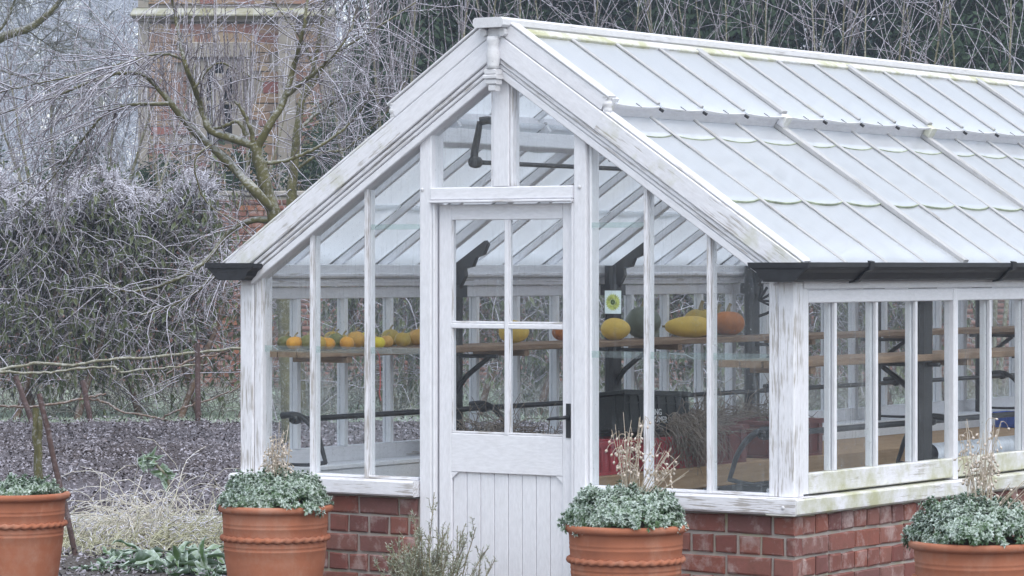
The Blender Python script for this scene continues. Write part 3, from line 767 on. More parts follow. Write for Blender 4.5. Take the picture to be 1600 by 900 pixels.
# bench
BZ, BX = .62, -.50
bt = empty('potting_bench', (-.95, .95, .02)); tag(bt, 'long low bench of pale timber boards with crates on it', 'bench')
for i in range(7):
    w = .87 / 7; x = -1.385 + i * w
    for a, b in ((.95, 4.9), (4.905, 8.7)):
        o = along_y('bench_board', x + .002, x + w - .002, a, b, BZ - .025, BZ + random.uniform(-.001, .001), PINE, bt); o.location -= bt.location
for n, x0, x1, a, b in (('bench_fascia', BX - .014, BX + .012, .95, 8.7), ('bench_fascia', -1.40, -1.386, .95, 8.7)):
    o = along_y(n, x0, x1, a, b, BZ - .105, BZ + .004, PINE, bt); o.location -= bt.location
for y in (1.05, 2.6, 4.1, 5.6, 7.1, 8.6):
    for x in (-.58, -1.33):
        o = upright('leg', x - .035, x + .035, y - .035, y + .035, .036, BZ - .026, PINE, bt); o.location -= bt.location
    o = along_x('bearer', -1.38, -.52, y - .02, y + .02, BZ - .09, BZ - .0255, PINE, bt); o.location -= bt.location
# heating pipe, by the right wall
V, T = tubes_np([[(1.16, 1.85, .775), (1.16, 5, .775), (1.16, 8.7, .775)]], [[.05] * 3], 20)
tag(obj('heating_pipe', mesh_np('heating_pipe', V, T, True, plain('pipe_paint', (.55, .58, .63), .5))), 'fat pale grey pipe running inside the right-hand windows', 'pipe')
V, T = tubes_np([[(-1.2, 4.0, .35), (-1.2, 6, .35), (-1.2, 8.7, .35)]], [[.05] * 3], 12)

# --- plastic crates
def crate(x, y, z, w, l, h, col, label, ribs=5, rz=0.0, tilt=(0, 0), name='crate', group=None):
    m = bpy.data.materials.get('plastic_' + col) or plain('plastic_' + col, {'red': (.40, .045, .055), 'dark_red': (.16, .045, .04), 'black': (.016, .020, .020), 'green': (.02, .045, .04), 'blue': (.05, .12, .45)}[col], .5, .4, .25, 9)
    t = empty(name, (x, y, z), rz); t.rotation_euler = (tilt[0], tilt[1], rz); tag(t, label, 'crate', group)
    th = .012
    def bx(nm, a, b, c, d, e, f): return obj(nm, board_mesh(b - a, d - c, f - e, .004, m), None, t, loc=(a, (c + d) / 2, (e + f) / 2))
    bx('crate_floor', -w / 2, w / 2, -l / 2, l / 2, 0, .012)
    for s in (-1, 1):
        a, b = sorted((s * w / 2, s * (w / 2 - th))); bx('crate_side', a, b, -l / 2 + th, l / 2 - th, .013, h - .025)
        a, b = sorted((s * l / 2, s * (l / 2 - th))); bx('crate_end', -w / 2, w / 2, a, b, .013, h - .025)
        a, b = sorted((s * (w / 2 + .012), s * (w / 2 - th - .003))); bx('crate_rim', a, b, -l / 2 - .012, l / 2 + .012, h - .0245, h)
        a, b = sorted((s * (l / 2 + .012), s * (l / 2 - th - .003))); bx('crate_rim', -w / 2 + th + .005, w / 2 - th - .005, a, b, h - .0245, h - .0005)
        a, b = sorted((s * (w / 2 + .0005), s * (w / 2 + .009)))
        for i in range(ribs):
            y0 = -l / 2 + l * (i + .5) / ribs; bx('crate_rib', a, b, y0 - .006, y0 + .006, .02, h - .026)
        bx('crate_band', a, b - .003 if s > 0 else b, -l / 2, l / 2, h * .68, h * .68 + .008)
        a, b = sorted((s * (l / 2 + .0005), s * (l / 2 + .009)))
        for i in range(3):
            x0 = -w / 2 + w * (i + .5) / 3; bx('crate_rib', x0 - .006, x0 + .006, a, b, .02, h - .026)
    return t
def on_bench(px, xg): return ysolve(px, xg)
cx = BX - .17
y1 = on_bench(952, BX - .02)
crate(cx - .05, y1 + .05, BZ + .002, .34, .40, .165, 'red', 'bright red plastic crate on the bench next to the door post')
y2 = on_bench(1048, BX - .02)
crate(cx - .05, y2 + .05, BZ + .002, .34, .46, .165, 'red', 'red plastic crate on the bench under the black lettered tray')
y3 = on_bench(1165, BX - .02); crate(cx - .06, y3 - .25, BZ + .002, .36, .62, .20, 'dark_red', 'dull maroon crate on the bench heaped with dry stems')
y4 = on_bench(1255, BX - .02); crate(cx - .06, y4 + .02, BZ + .002, .36, .50, .20, 'dark_red', 'dull maroon crate on the bench, right-hand one beside the corner post')
crate(cx - .45, y1 - .15, BZ + .002, .36, .60, .14, 'black', 'black plastic crate of dry stems behind the bright red crate')
bc = crate(cx - .10, y2 + .02, BZ + .172, .34, .62, .21, 'black', 'black plastic tray with white lettering, tipped on top of a red crate', 7, 0.0, (-.05, -.12), 'lettered_tray')
WHITEINK = plain('white_ink', (.7, .7, .7), .6)
fcu = bpy.data.curves.new('lettering', 'FONT'); fcu.body = 'PING\nELCOMER'; fcu.size = .045; fcu.align_x = 'CENTER'; fcu.space_line = .85; fcu.extrude = .0008
fo = bpy.data.objects.new('lettering', fcu)
dg = bpy.context.evaluated_depsgraph_get(); COL.objects.link(fo); dg.update()
lm = bpy.data.meshes.new_from_object(fo.evaluated_get(dg)); bpy.data.objects.remove(fo)
lm.materials.clear(); lm.materials.append(WHITEINK)
obj('lettering', lm, None, bc, M=Matrix.Translation((.181, -.03, .085)) @ Matrix(((0, 0, 1, 0), (1, 0, 0, 0), (0, 1, 0, 0), (0, 0, 0, 1))))
crate(-1.02, ysolve(850, -1.02) + .1, BZ + .002, .36, .55, .12, 'green', 'low dark green tray seen through the door glass')
crate(-1.05, ysolve(1582, -1.05), BZ + .002, .16, .18, .10, 'blue', 'small bright blue box at the far end of the bench', 3)
# dry stems heaped in the crates
DRY = frosted('dry_stems', (.17, .13, .10), (.30, .24, .18), (.45, .42, .40), .1, .2, 40)
def heap(c, rx, ry, h, n, label, hang=None):
    t = empty('dry_stem_heap', c); tag(t, label, 'dry stems', 'dry stems heaped in crates')
    r = np.random.default_rng(int(abs(c[1]) * 1000))
    a = r.uniform(0, 6.28, n); q = np.sqrt(r.uniform(0, 1, n)); st = np.stack([q * np.cos(a) * rx, q * np.sin(a) * ry, (1 - q ** 2) * h * r.uniform(0, 1, n)], 1)
    d = rdir(n, r) * np.array([1, 1, .5]); p = sprout(st, d, r.uniform(.06, .28, n), 5, (0, 0, -.5), .6, r)
    p[:, :, 2] = np.maximum(p[:, :, 2], -.02)
    parts = [tubes_np(p, taper(n, 5, .0028, .0015), 3)]
    if hang:
        m = n // 2; st = np.stack([np.full(m, rx), r.normal(0, ry * .35, m) + hang, r.uniform(-.02, h, m)], 1)
        p = sprout(st, r.normal(0, .4, (m, 3)) + np.array([.5, 0, -.6]), r.uniform(.08, .28, m), 6, (-.3, 0, -1.6), .8, r)
        parts.append(tubes_np(p, taper(m, 6, .0028, .0015), 3))
    V, T = cat(parts); obj('stems', mesh_np('stems', V, T, True, DRY), None, t)
    pr = [(rx * .9 * math.cos(u), h * .75 * math.sin(u) - .02) for u in np.linspace(0, math.pi / 2, 6)]
    return t
heap((cx - .06, y3 - .25, BZ + .19), .18, .34, .10, 900, 'dry brown stems heaped on the maroon crate and hanging over its side', -.28)
heap((cx - .45, y1 - .15, BZ + .13), .20, .32, .13, 1000, 'dry brown stems in the black crate beside the iron column')
heap((-1.02, ysolve(840, -1.02) + .1, BZ + .10), .18, .30, .06, 400, 'dry brown stems on the low green tray')
heap((cx - .30, y4 + .3, BZ + .12), .18, .3, .16, 700, 'dry brown stems behind the right-hand maroon crate')

# --- squashes and pumpkins on the shelf
_sq = {}
def squash_mesh(kind):
    if kind in _sq: return _sq[kind]
    n, m = 30, 16; V = []
    for j in range(m + 1):
        ph = math.pi * j / m - math.pi / 2
        for i in range(n):
            a = 2 * math.pi * i / n
            if kind == 'ribbed': r = math.cos(ph) * (1 - .07 * (abs(math.sin(a * 4.5)) < .35) - .03 * math.cos(9 * a)); z = .80 * math.sin(ph) * (1 - .16 * math.exp(-(math.cos(ph) / .35) ** 2))
            elif kind == 'round': r = math.cos(ph) * (1 - .015 * math.cos(9 * a)); z = .92 * math.sin(ph) * (1 - .05 * math.exp(-(math.cos(ph) / .3) ** 2))
            elif kind == 'egg': r = math.cos(ph) * (1 - .10 * math.sin(ph)) * (1 - .01 * math.cos(8 * a)); z = 1.32 * math.sin(ph)
            else: r = math.cos(ph) ** .8 * (1 + .16 * math.sin(ph * 1.0)) * (1 - .02 * math.cos(8 * a)); z = 2.15 * math.sin(ph)
            V.append((r * math.cos(a), r * math.sin(a), z))
    T = [[j * n + i, j * n + (i + 1) % n, (j + 1) * n + (i + 1) % n, (j + 1) * n + i] for j in range(m) for i in range(n)]
    me = (V, T); _sq[kind] = me; return me
def squash_mat(name, a, b, blot, grey=0.0):
    m, t = newmat(name); k = NT(t)
    n = k.noise(k.coord(), 14, 4, .6); n2 = k.noise(k.coord(), 45, 4, .7)
    c = k.mix(k.ramp(n, [(.35, 0.0), (.65, 1.0)]), a, b); c = k.mix(k.math('MULTIPLY', k.ramp(n2, [(.55, 0.0), (.7, 1.0)]), .55), c, blot)
    k.out(k.bsdf(c, .5, .35, n2, .2, .003)); return m
SQ = {'orange': squash_mat('orange_skin', (.68, .34, .04), (.58, .27, .035), (.55, .36, .12)), 'olive': squash_mat('olive_skin', (.38, .29, .07), (.44, .29, .05), (.48, .35, .11)),
      'green': squash_mat('green_skin', (.14, .16, .06), (.20, .19, .06), (.26, .25, .10)), 'tan': squash_mat('tan_skin', (.60, .34, .08), (.50, .30, .08), (.30, .24, .10)),
      'yellow': squash_mat('yellow_skin', (.72, .50, .10), (.62, .42, .09), (.66, .52, .22)), 'bright': squash_mat('bright_yellow_skin', (.74, .60, .04), (.66, .52, .04), (.60, .55, .12)),
      'grey': squash_mat('grey_green_skin', (.13, .15, .11), (.18, .20, .15), (.24, .26, .20)), 'deep': squash_mat('deep_orange_skin', (.50, .17, .035), (.36, .13, .04), (.26, .16, .07))}
STEM = plain('squash_stem', (.32, .27, .16), .8)
def squash(px, xg, r, kind, col, label, cat_='pumpkin', lie=None, stem=True, z=1.264):
    y = ysolve(px, xg)
    if y < .13: y = .13 + (-1.05 - xg) * .25; xg = xsolve(px, y)
    hz = {'ribbed': .80, 'round': .92, 'egg': 1.0, 'long': 1.0}[kind]
    t = empty({'ribbed': 'pumpkin', 'round': 'pumpkin', 'egg': 'squash', 'long': 'squash'}[kind], (xg, y, z)); tag(t, label, cat_, 'pumpkins and squashes on the shelf')
    V, T = squash_mesh(kind); V = np.array(V) * r
    rz = random.uniform(0, 6)
    me = mesh_np('flesh', V, T, True, SQ[col])
    if lie is None: o = obj('skin', me, None, t, (0, 0, r * hz * .97), (random.uniform(-.12, .12), random.uniform(-.12, .12), rz))
    else: o = obj('skin', me, None, t, (0, 0, r * .97)); o.rotation_euler = (0, math.pi / 2, lie)
    if stem:
        if lie is None: pts = [(0, 0, r * hz * 1.6), (0, 0, r * hz * 1.95), (.003, .004, r * hz * 2.0 + .2 * r), (.012, .006, r * hz * 2.0 + .38 * r)]
        else:
            e = r * (1.25 if kind == 'egg' else 2.1); dx, dy = math.cos(lie), math.sin(lie); pts = [(-dx * e * q, -dy * e * q, r) for q in (.9, 1.0, 1.08, 1.14)]
        Vs, Ts = tubes_np([pts], [[r * .22, r * .14, r * .10, r * .11]], 7); obj('stem', mesh_np('stem', Vs, Ts, True, STEM), None, t)
    return t
sm = [(447, -1.31, .037, 'ribbed', 'green', 'dark green pumpkin, leftmost of the row on the shelf'),
      (461, -1.17, .036, 'ribbed', 'orange', 'small orange pumpkin at the left end of the shelf, in front of a green one'),
      (481, -1.24, .035, 'round', 'green', 'small green pumpkin just left of the first mullion'),
      (497, -1.15, .033, 'round', 'olive', 'olive pumpkin half hidden by the first mullion'),
      (511, -1.15, .034, 'ribbed', 'orange', 'small orange pumpkin just right of the first mullion'),
      (520, -1.34, .040, 'round', 'olive', 'olive pumpkin in the back row behind the small orange one'),
      (525, -1.21, .037, 'round', 'green', 'olive green pumpkin between two small orange ones'),
      (542, -1.13, .030, 'round', 'orange', 'smallest orange pumpkin, front row between the mullions'),
      (537, -1.35, .036, 'ribbed', 'olive', 'dull olive pumpkin in the back row between the mullions'),
      (556, -1.24, .040, 'round', 'tan', 'mustard pumpkin just left of the second mullion'),
      (572, -1.30, .036, 'round', 'bright', 'yellow pumpkin mostly hidden by the second mullion'),
      (585, -1.22, .028, 'round', 'olive', 'small olive pumpkin behind the bright yellow one'),
      (592, -1.12, .027, 'round', 'bright', 'small bright yellow pumpkin, front row right of the second mullion'),
      (604, -1.19, .029, 'round', 'tan', 'small tan orange pumpkin right of the bright yellow one'),
      (610, -1.35, .041, 'round', 'olive', 'larger olive pumpkin at the back, right of the second mullion'),
      (629, -1.18, .035, 'round', 'olive', 'ribbed olive pumpkin in front, second from the left door post'),
      (641, -1.28, .033, 'round', 'olive', 'olive pumpkin tucked behind its neighbour near the left door post'),
      (655, -1.24, .048, 'ribbed', 'tan', 'tan orange pumpkin cut off by the left door post')]
for a in sm: squash(a[0], a[1], a[2] * 1.14, *a[3:])
YA = math.pi / 2
squash(803, -1.22, .060, 'egg', 'yellow', 'yellow oval squash behind the centre bar of the door', 'squash', lie=.75)
squash(880, -1.22, .058, 'ribbed', 'deep', 'orange pumpkin seen at the right edge of the door glass')
squash(962, -1.18, .060, 'egg', 'yellow', 'yellow oval squash below the sunflower sticker', 'squash', lie=.55)
squash(1005, -1.28, .098, 'round', 'grey', 'big grey green pumpkin between the two yellow squashes')
squash(1075, -1.22, .060, 'long', 'yellow', 'long yellow marrow pointing left, behind the fourth mullion', 'marrow', lie=.62)
squash(1095, -1.31, .100, 'ribbed', 'olive', 'big olive brown pumpkin behind the long yellow marrow')
squash(1122, -1.30, .090, 'ribbed', 'green', 'big dark green pumpkin between the olive and the orange one')
squash(1138, -1.19, .092, 'ribbed', 'deep', 'big deep orange pumpkin, rightmost on the shelf')

# --- sunflower sticker on the glass
def sticker():
    p = Vector((0, 0, 0)); x = 0.0
    t = empty('sticker', (.565, .0335, 1.50)); tag(t, 'small square sticker of a green and yellow sunflower on the gable glass', 'sticker')
    paper = plain('sticker_paper', (.55, .62, .62), .6); pet = plain('petal_print', (.42, .47, .13), .6, var=.5, scale=60); cen = plain('seed_print', (.06, .09, .03), .7)
    prism('sticker_sheet', [(-.042, 0, -.05), (.042, 0, -.05), (.042, 0, .05), (-.042, 0, .05)], (0, .001, 0), paper, t)
    V, T = [], []
    for ring, (n, r0, r1, w) in enumerate(((22, .012, .039, .0055), (18, .010, .028, .005))):
        for i in range(n):
            a = 2 * math.pi * (i + .5 * ring) / n; c, s = math.cos(a), math.sin(a); o = len(V); y = -.0008 - .0005 * ring
            for rr, ww in ((r0, .002), (r0 + (r1 - r0) * .6, w), (r1, 0.0005), (r0 + (r1 - r0) * .6, -w)): V.append((c * rr - s * ww, y, s * rr + c * ww))
            T.append([o, o + 1, o + 2, o + 3])
    obj('petals', mesh_np('petals', V, T, False, pet), None, t)
    lathe('flower_centre', [(.001, .0006), (.011, .0004), (.012, 0)], cen, t, 16, loc=(0, -.0016, 0), rot=(math.pi / 2, 0, 0))
sticker()
# --- red twine hanging from the shelf
TW = plain('red_twine', (.50, .13, .12), .8)
V, T = cat([tubes_np([catmull([(-1.07, .45, 1.262), (-1.055, .45, 1.24), (-1.05, .452, 1.1), (-1.05, .448, .95), (-1.052, .45, .85)], 12)], [[.0022] * 12], 5), tubes_np([catmull([(-1.06, .50, 1.255), (-1.05, .51, 1.22), (-1.05, .515, 1.1), (-1.05, .507, 1.06), (-1.05, .52, 1.02)], 12)], [[.003] * 12], 5),
            tubes_np(sprout(np.tile([[-1.052, .45, .90]], (6, 1)), RNG.normal(0, .2, (6, 3)) + [0, 0, -1], .1, 5, (0, 0, -.3), .2), taper(6, 5, .002, .001), 4)])
tag(obj('twine', mesh_np('twine', V, T, True, TW)), 'frayed red twine hanging from the pumpkin shelf', 'twine')

# ================================================================== POTS
def pot_proto():
    t = empty('terracotta_pot')
    prof = [(.02, .0), (.165, .0), (.172, .006), (.176, .03), (.222, .36), (.226, .40), (.2272, .402), (.2272, .407), (.2258, .409), (.2264, .418), (.2280, .420), (.2280, .425), (.2268, .427), (.229, .447), (.229, .470), (.2312, .50), (.2325, .502), (.2325, .507), (.2315, .509), (.2320, .518), (.2330, .520), (.2330, .525), (.2322, .527),
            (.2345, .563), (.238, .568), (.250, .572), (.257, .580), (.258, .592), (.253, .600), (.240, .602), (.226, .598), (.220, .58), (.216, .545), (.02, .545)]
    lathe('pot_wall', prof, TERRA, t, 96)
    n, m = 360, 8; tw = 34; V = []
    for i in range(n):
        a = 2 * math.pi * i / n
        for j in range(m):
            b = 2 * math.pi * j / m; rr = .0115 * (1 + .24 * math.cos(2 * (b - a * tw / 2)))
            V.append(((.2325 + rr * math.cos(b)) * math.cos(a), (.2325 + rr * math.cos(b)) * math.sin(a), .456 + rr * 1.05 * math.sin(b)))
    T = [[i * m + j, ((i + 1) % n) * m + j, ((i + 1) % n) * m + (j + 1) % m, i * m + (j + 1) % m] for i in range(n) for j in range(m)]
    obj('rope_band', mesh_np('rope_band', V, T, True, TERRA), None, t)
    lathe('compost', [(.001, .552), (.10, .556), (.216, .548)], SOIL, t, 32)
    return t
FROSTLEAF = frosted('frosted_sage_leaf', (.070, .135, .060), (.135, .22, .105), (.68, .77, .73), .14, .30, 60, .85, False, .2, 1.1)
DEADSTALK = frosted('dead_stalk', (.40, .32, .22), (.48, .40, .29), (.68, .64, .62), .25, .15, 60)
SEEDPOD = frosted('seed_pod', (.38, .31, .23), (.50, .42, .33), (.70, .66, .64), .25, .3, 80)
UNDER = plain('dead_under_leaf', (.10, .075, .055), .9)
def rosette_mesh(seed, rad=.245, hgt=.115, count=420):
    r = np.random.default_rng(seed)
    a = r.uniform(0, 6.28, count); q = np.sqrt(r.uniform(0, 1, count)) ** .9
    lump = .018 * np.sin(a * 3 + seed) + .014 * np.sin(a * 5 + 2 * seed)
    R = (rad + lump) * q
    z = .598 + hgt * (1 - q ** 3.4) ** .8 + r.normal(0, .013, count) + .016 * np.sin(R * 40 + a * 2)
    c = np.stack([R * np.cos(a), R * np.sin(a), z], 1)
    out = nrm(np.stack([np.cos(a) * q ** 2 * 1.2, np.sin(a) * q ** 2 * 1.2, 1 - .55 * q ** 3], 1) + r.normal(0, .18, (count, 3)))
    cs, ds, ns, Ls, Ws = [], [], [], [], []
    for tier, (nl, op, L, off) in enumerate(((5, .45, .012, .010), (6, .85, .018, .005), (7, 1.2, .021, -.003), (7, 1.45, .022, -.012), (5, 1.65, .022, -.024))):
        for k in range(nl):
            ph = 2 * math.pi * k / nl + tier * .6 + r.uniform(0, 6.28, count)
            u = nrm(np.cross(out, np.array([.3, .9, .2]))); v = np.cross(out, u)
            side = u * np.cos(ph)[:, None] + v * np.sin(ph)[:, None]
            d = nrm(out * math.cos(op) + side * math.sin(op) + r.normal(0, .12, (count, 3)))
            cs.append(c + out * off); ds.append(d); ns.append(out); Ls.append(L * r.uniform(.75, 1.2, count)); Ws.append(L * .55 * r.uniform(.8, 1.15, count))
    V, T = leaves_np(np.concatenate(cs), np.concatenate(ds), np.concatenate(ns), np.concatenate(Ls), np.concatenate(Ws), .18, .18)
    lf = np.concatenate([np.repeat(w, 1) * np.ones(count) for w in np.repeat([1.0, .95, .70, .42, .22], [5, 6, 7, 7, 5])])
    lf = lf * np.tile(r.uniform(.6, 1.15, count), 30)
    fr = (lf[:, None] * np.array([[.25, .85, 1.15, .85, .5]]))
    return set_attr(mesh_np('leaf_rosettes', V, T, True, FROSTLEAF), fr)
def stalks_mesh(seed, n, x0, y0, hmin, hmax, spread, lean, pods=True):
    r = np.random.default_rng(seed)
    st = np.stack([x0 + r.normal(0, .022, n), y0 + r.normal(0, .022, n), np.full(n, .64)], 1)
    out = r.normal(0, spread * .8, (n, 3)); out[:, 2] = 1
    stray = r.uniform(0, 1, n) < lean; out[stray, 0] += r.uniform(.2, 1.2, stray.sum()); out[stray, 1] += r.uniform(-.1, .6, stray.sum())
    L = r.uniform(hmin, hmax, n); L[stray] *= .8
    p = sprout(st, out, L, 7, (.04, .03, -.10), .10, r)
    parts = [tubes_np(p, taper(n, 7, .0021, .0012), 4)]
    # nodding tips
    tip = p[:, -1]; m = n * 3; i = r.integers(0, n, m); b, tg, ii, tt = along(p, m, .55, 1.0, r)
    q = sprout(b, tg * .8 + r.normal(0, .6, (m, 3)), r.uniform(.015, .05, m), 5, (0, 0, -2.2), .2, r)
    parts.append(tubes_np(q, taper(m, 5, .0016, .0011), 3))
    stems = mesh_np('stalks', *cat(parts), True, DEADSTALK)
    e = q[:, -1]; d = nrm(q[:, -1] - q[:, -2])
    pod = np.stack([e + d * t for t in np.linspace(0, .014, 5)], 1)
    rad = np.tile(np.array([.0018, .0045, .0056, .004, .001]), (m, 1)) * r.uniform(.7, 1.2, (m, 1))
    V, T = tubes_np(pod, rad, 6)
    return stems, mesh_np('seed_pods', V, T, True, SEEDPOD)
proto = pot_proto()
pots = [(23, 15.30, 'terracotta pot with rope band at the far left edge, before the soil bed', 0),
        (430, 14.52, 'terracotta pot with rope band before the left corner of the greenhouse', 1),
        (978, 13.42, 'terracotta pot with rope band just right of the greenhouse door', 2),
        (1524, 12.60, 'terracotta pot with rope band before the side wall, at the right edge', 3)]
pl = ['low frosted grey green herb in the leftmost pot', 'bushy frosted grey green herb in the pot by the left corner post', 'bushy frosted grey green herb in the pot beside the door', 'bushy frosted grey green herb in the rightmost pot']
stk = [(5, -.10, .02, .18, .36), (30, .01, .04, .16, .34), (44, .015, .02, .22, .43), (42, .02, .04, .22, .44)]
for i, (px, Z, lab, k) in enumerate(pots):
    t = proto if i == 0 else copy_tree(proto)
    t.location = G(px, Z); t.rotation_euler = (0, 0, .7 * i); tag(t, lab, 'plant pot', 'terracotta pots in a row')
    h = empty('potted_herb', G(px, Z, .0)); tag(h, pl[i], 'plant', 'herbs growing in the terracotta pots')
    if i == 0: obj('leaf_rosettes', rosette_mesh(11, .205, .03, 330), None, h, (0, 0, .0))
    else: obj('leaf_rosettes', rosette_mesh(20 + i, .248, .125 + .012 * (i - 2), 900), None, h)
    lathe('woody_base', [(.001, .62 if i else .58), (.12, .61 if i else .575), (.20, .57), (.21, .55)], UNDER, h, 20)
    n, x, y, a, b = stk[i]
    c2 = RT * x - FW * y
    s1, s2 = stalks_mesh(40 + i, n, c2.x, c2.y, a, b, .10, .30 if i == 2 else .12)
    so = obj('dead_stalks', s1, None, h); obj('seed_pods', s2, None, so)['kind'] = 'stuff'

# ================================================================== LAVENDER BY THE DOOR
LAV = frosted('lavender_needle', (.16, .18, .10), (.24, .25, .15), (.62, .66, .62), .25, .2, 50, .85, False, .15)
LAVST = frosted('lavender_stem', (.14, .11, .075), (.24, .21, .11), (.55, .55, .52), .1, .2, 60)
def lavender(px, Z, label):
    t = empty('lavender_bush', G(px, Z)); tag(t, label, 'shrub'); r = np.random.default_rng(77)
    n = 70; st = np.stack([r.normal(0, .05, n), r.normal(0, .05, n), np.zeros(n)], 1)
    out = np.stack([r.normal(0, .30, n), r.normal(0, .25, n), np.ones(n)], 1)
    L = r.uniform(.38, .56, n)
    out = [o for o in out]; rr = np.array([RT.x, RT.y, 0])
    for q, (lx, ll) in enumerate(((-.16, .62), (.10, .69), (.02, .56), (.2, .50), (.28, .53), (-.26, .50))): out[q] = np.array([0, 0, 1.]) + rr * lx; L[q] = ll
    p = sprout(st, np.array(out), L, 9, (0, 0, .25), .16, r)
    b, tg, _, tt = along(p, 420, .35, .97, r)
    q = sprout(b, tg + r.normal(0, .45, (420, 3)), r.uniform(.04, .15, 420) * (1.15 - tt * .7), 5, (0, 0, .7), .15, r)
    V, T = cat([tubes_np(p, taper(n, 9, .0045, .0018), 4), tubes_np(q, taper(420, 5, .002, .0012), 3)])
    obj('stems', mesh_np('stems', V, T, True, LAVST), None, t)
    a, ta, _, _ = along(q, 6500, .05, 1, r); a2, tb, _, _ = along(p, 3200, .5, 1, r)
    c = np.concatenate([a, a2]); tg = np.concatenate([ta, tb]); m = len(c)
    V, T = leaves_np(c, tg * .75 + rdir(m, r) * .75, rdir(m, r), r.uniform(.012, .026, m), r.uniform(.003, .0045, m), .1, 0)
    obj('needles', mesh_np('needles', V, T, True, LAV), None, t)
lavender(672, 14.05, 'frosted grey lavender bush growing before the left side of the door')
# ================================================================== BEHIND: fence, shrubs, wall, trees, tower
TWIG = frosted('frosted_twig', (.10, .075, .07), (.165, .13, .125), (.64, .65, .75), .24, .50, 45)
PALETWIG = frosted('white_frosted_twig', (.20, .16, .15), (.30, .26, .25), (.74, .75, .85), .55, .35, 45)
LIMB = frosted('lichened_limb', (.075, .070, .032), (.135, .125, .052), (.60, .62, .66), -.02, .45, 34)
OLIVE = frosted('green_stem', (.125, .115, .07), (.20, .185, .12), (.58, .60, .58), .08, .3, 30)
BROWNBARK = frosted('brown_bark', (.11, .073, .052), (.20, .135, .095), (.55, .54, .57), .06, .3, 24)
RUST = frosted('rusty_iron', (.075, .048, .044), (.12, .078, .070), (.42, .40, .44), -.05, .25, 40)
DROOP = frosted('drooping_leaf', (.085, .115, .050), (.15, .165, .080), (.50, .54, .52), .02, .12, 30, .85, False, .25, .7)
EVER = frosted('evergreen_leaf', (.022, .045, .024), (.042, .072, .038), (.26, .33, .31), -.25, .12, 6, .7, False, .15)
EVERB = frosted('bluish_evergreen_leaf', (.017, .038, .028), (.032, .06, .042), (.22, .29, .31), -.25, .12, 6, .7, False, .15)
OLDGREEN = frosted('yellowish_evergreen_leaf', (.07, .10, .045), (.12, .15, .07), (.40, .46, .42), .02, .12, 6, .8, False, .15)
def lz(o_pts, root): return np.asarray(o_pts) - np.array(root)
def limb_pts(pxs, Z, n=26, wob=.0, dz=0.0, seed=0):
    r = np.random.default_rng(seed); k = len(pxs)
    ps = [P(x, y, Z + (q[0] if q else 0)) for x, y, *q in pxs]
    # wander in depth so that the crown has volume
    off = np.cumsum(r.normal(0, dz, k)); off -= off[0]
    ps = [np.array(p + FW * float(o)) for p, o in zip(ps, off)]
    c = catmull(ps, n)
    if wob: c[1:] += r.normal(0, wob, c[1:].shape)
    return c
def tree(name, label, group, base_px, Z, limbs, twig_specs, seed, limb_mat=LIMB, twig_mat=TWIG, cat_='tree'):
    """limbs: (pixel path, r0, r1); twig_specs: list of callables(limb arrays) -> list of (pts, rad)"""
    root = G(base_px, Z); t = empty(name, root); tag(t, label, cat_, group); rt = np.array(root)
    r = np.random.default_rng(seed)
    arr = [limb_pts(p, Z, 26, .004, dz, seed * 31 + i) for i, (p, r0, r1, dz) in enumerate(limbs)]
    parts = [tubes_np([a], taper(1, 26, l[1], l[2]) * (1 + r.normal(0, .05, (1, 26))), 8) for a, l in zip(arr, limbs)]
    V, T = cat(parts); obj('trunk', mesh_np('trunk', V - rt, T, True, limb_mat), None, t)
    A = np.stack(arr); tw = []
    for f in twig_specs: tw += f(A, r)
    V, T = cat(tw); o = obj('twigs', mesh_np('twigs', V - rt, T, True, twig_mat), None, t); o['kind'] = 'stuff'
    return t
def up_shoots(idx, count, lmin, lmax, r0=.006, r1=.0035, lean=.18, lo=.3, hi=1, spurs=3):
    def f(A, r):
        b, tg, _, _ = along(A[idx], count, lo, hi, r)
        d = r.normal(0, lean, (count, 3)); d[:, 2] = 1
        p = sprout(b, d, r.uniform(lmin, lmax, count), 8, (0, 0, .15), .12, r); out = [tubes_np(p, taper(count, 8, r0, r1), 4)]
        m = count * spurs
        if m:
            b, tg, _, _ = along(p, m, .15, 1, r); q = sprout(b, tg + rdir(m, r) * .8, r.uniform(.015, .05, m), 3, (0, 0, .3), .1, r)
            out.append(tubes_np(q, taper(m, 3, r1 * 1.1, r1 * .9), 3))
        return out
    return f
def side_twigs(idx, count, lmin, lmax, curl=(0, 0, -.4), r0=.006, r1=.0028, spread=.9, lo=.15, hi=1, sub=3, jit=.35, sublen=.5):
    def f(A, r):
        b, tg, _, _ = along(A[idx], count, lo, hi, r)
        p = sprout(b, tg * .7 + rdir(count, r) * spread, r.uniform(lmin, lmax, count), 8, curl, jit, r); out = [tubes_np(p, taper(count, 8, r0, r1), 4)]
        m = count * sub
        b, tg, _, _ = along(p, m, .15, 1, r); q = sprout(b, tg * .6 + rdir(m, r) * .9, r.uniform(lmin * .25, lmax * sublen, m), 5, curl, jit, r)
        out.append(tubes_np(q, taper(m, 5, r1 * 1.15, r1 * .8), 3))
        m2 = m * 2; b, tg, _, _ = along(q, m2, .2, 1, r); s = sprout(b, tg * .5 + rdir(m2, r), r.uniform(.02, .08, m2), 3, (0, 0, 0), .2, r)
        out.append(tubes_np(s, taper(m2, 3, r1 * .9, r1 * .7), 3)); return out
    return f
AG = 'bare frosted fruit trees behind the greenhouse'
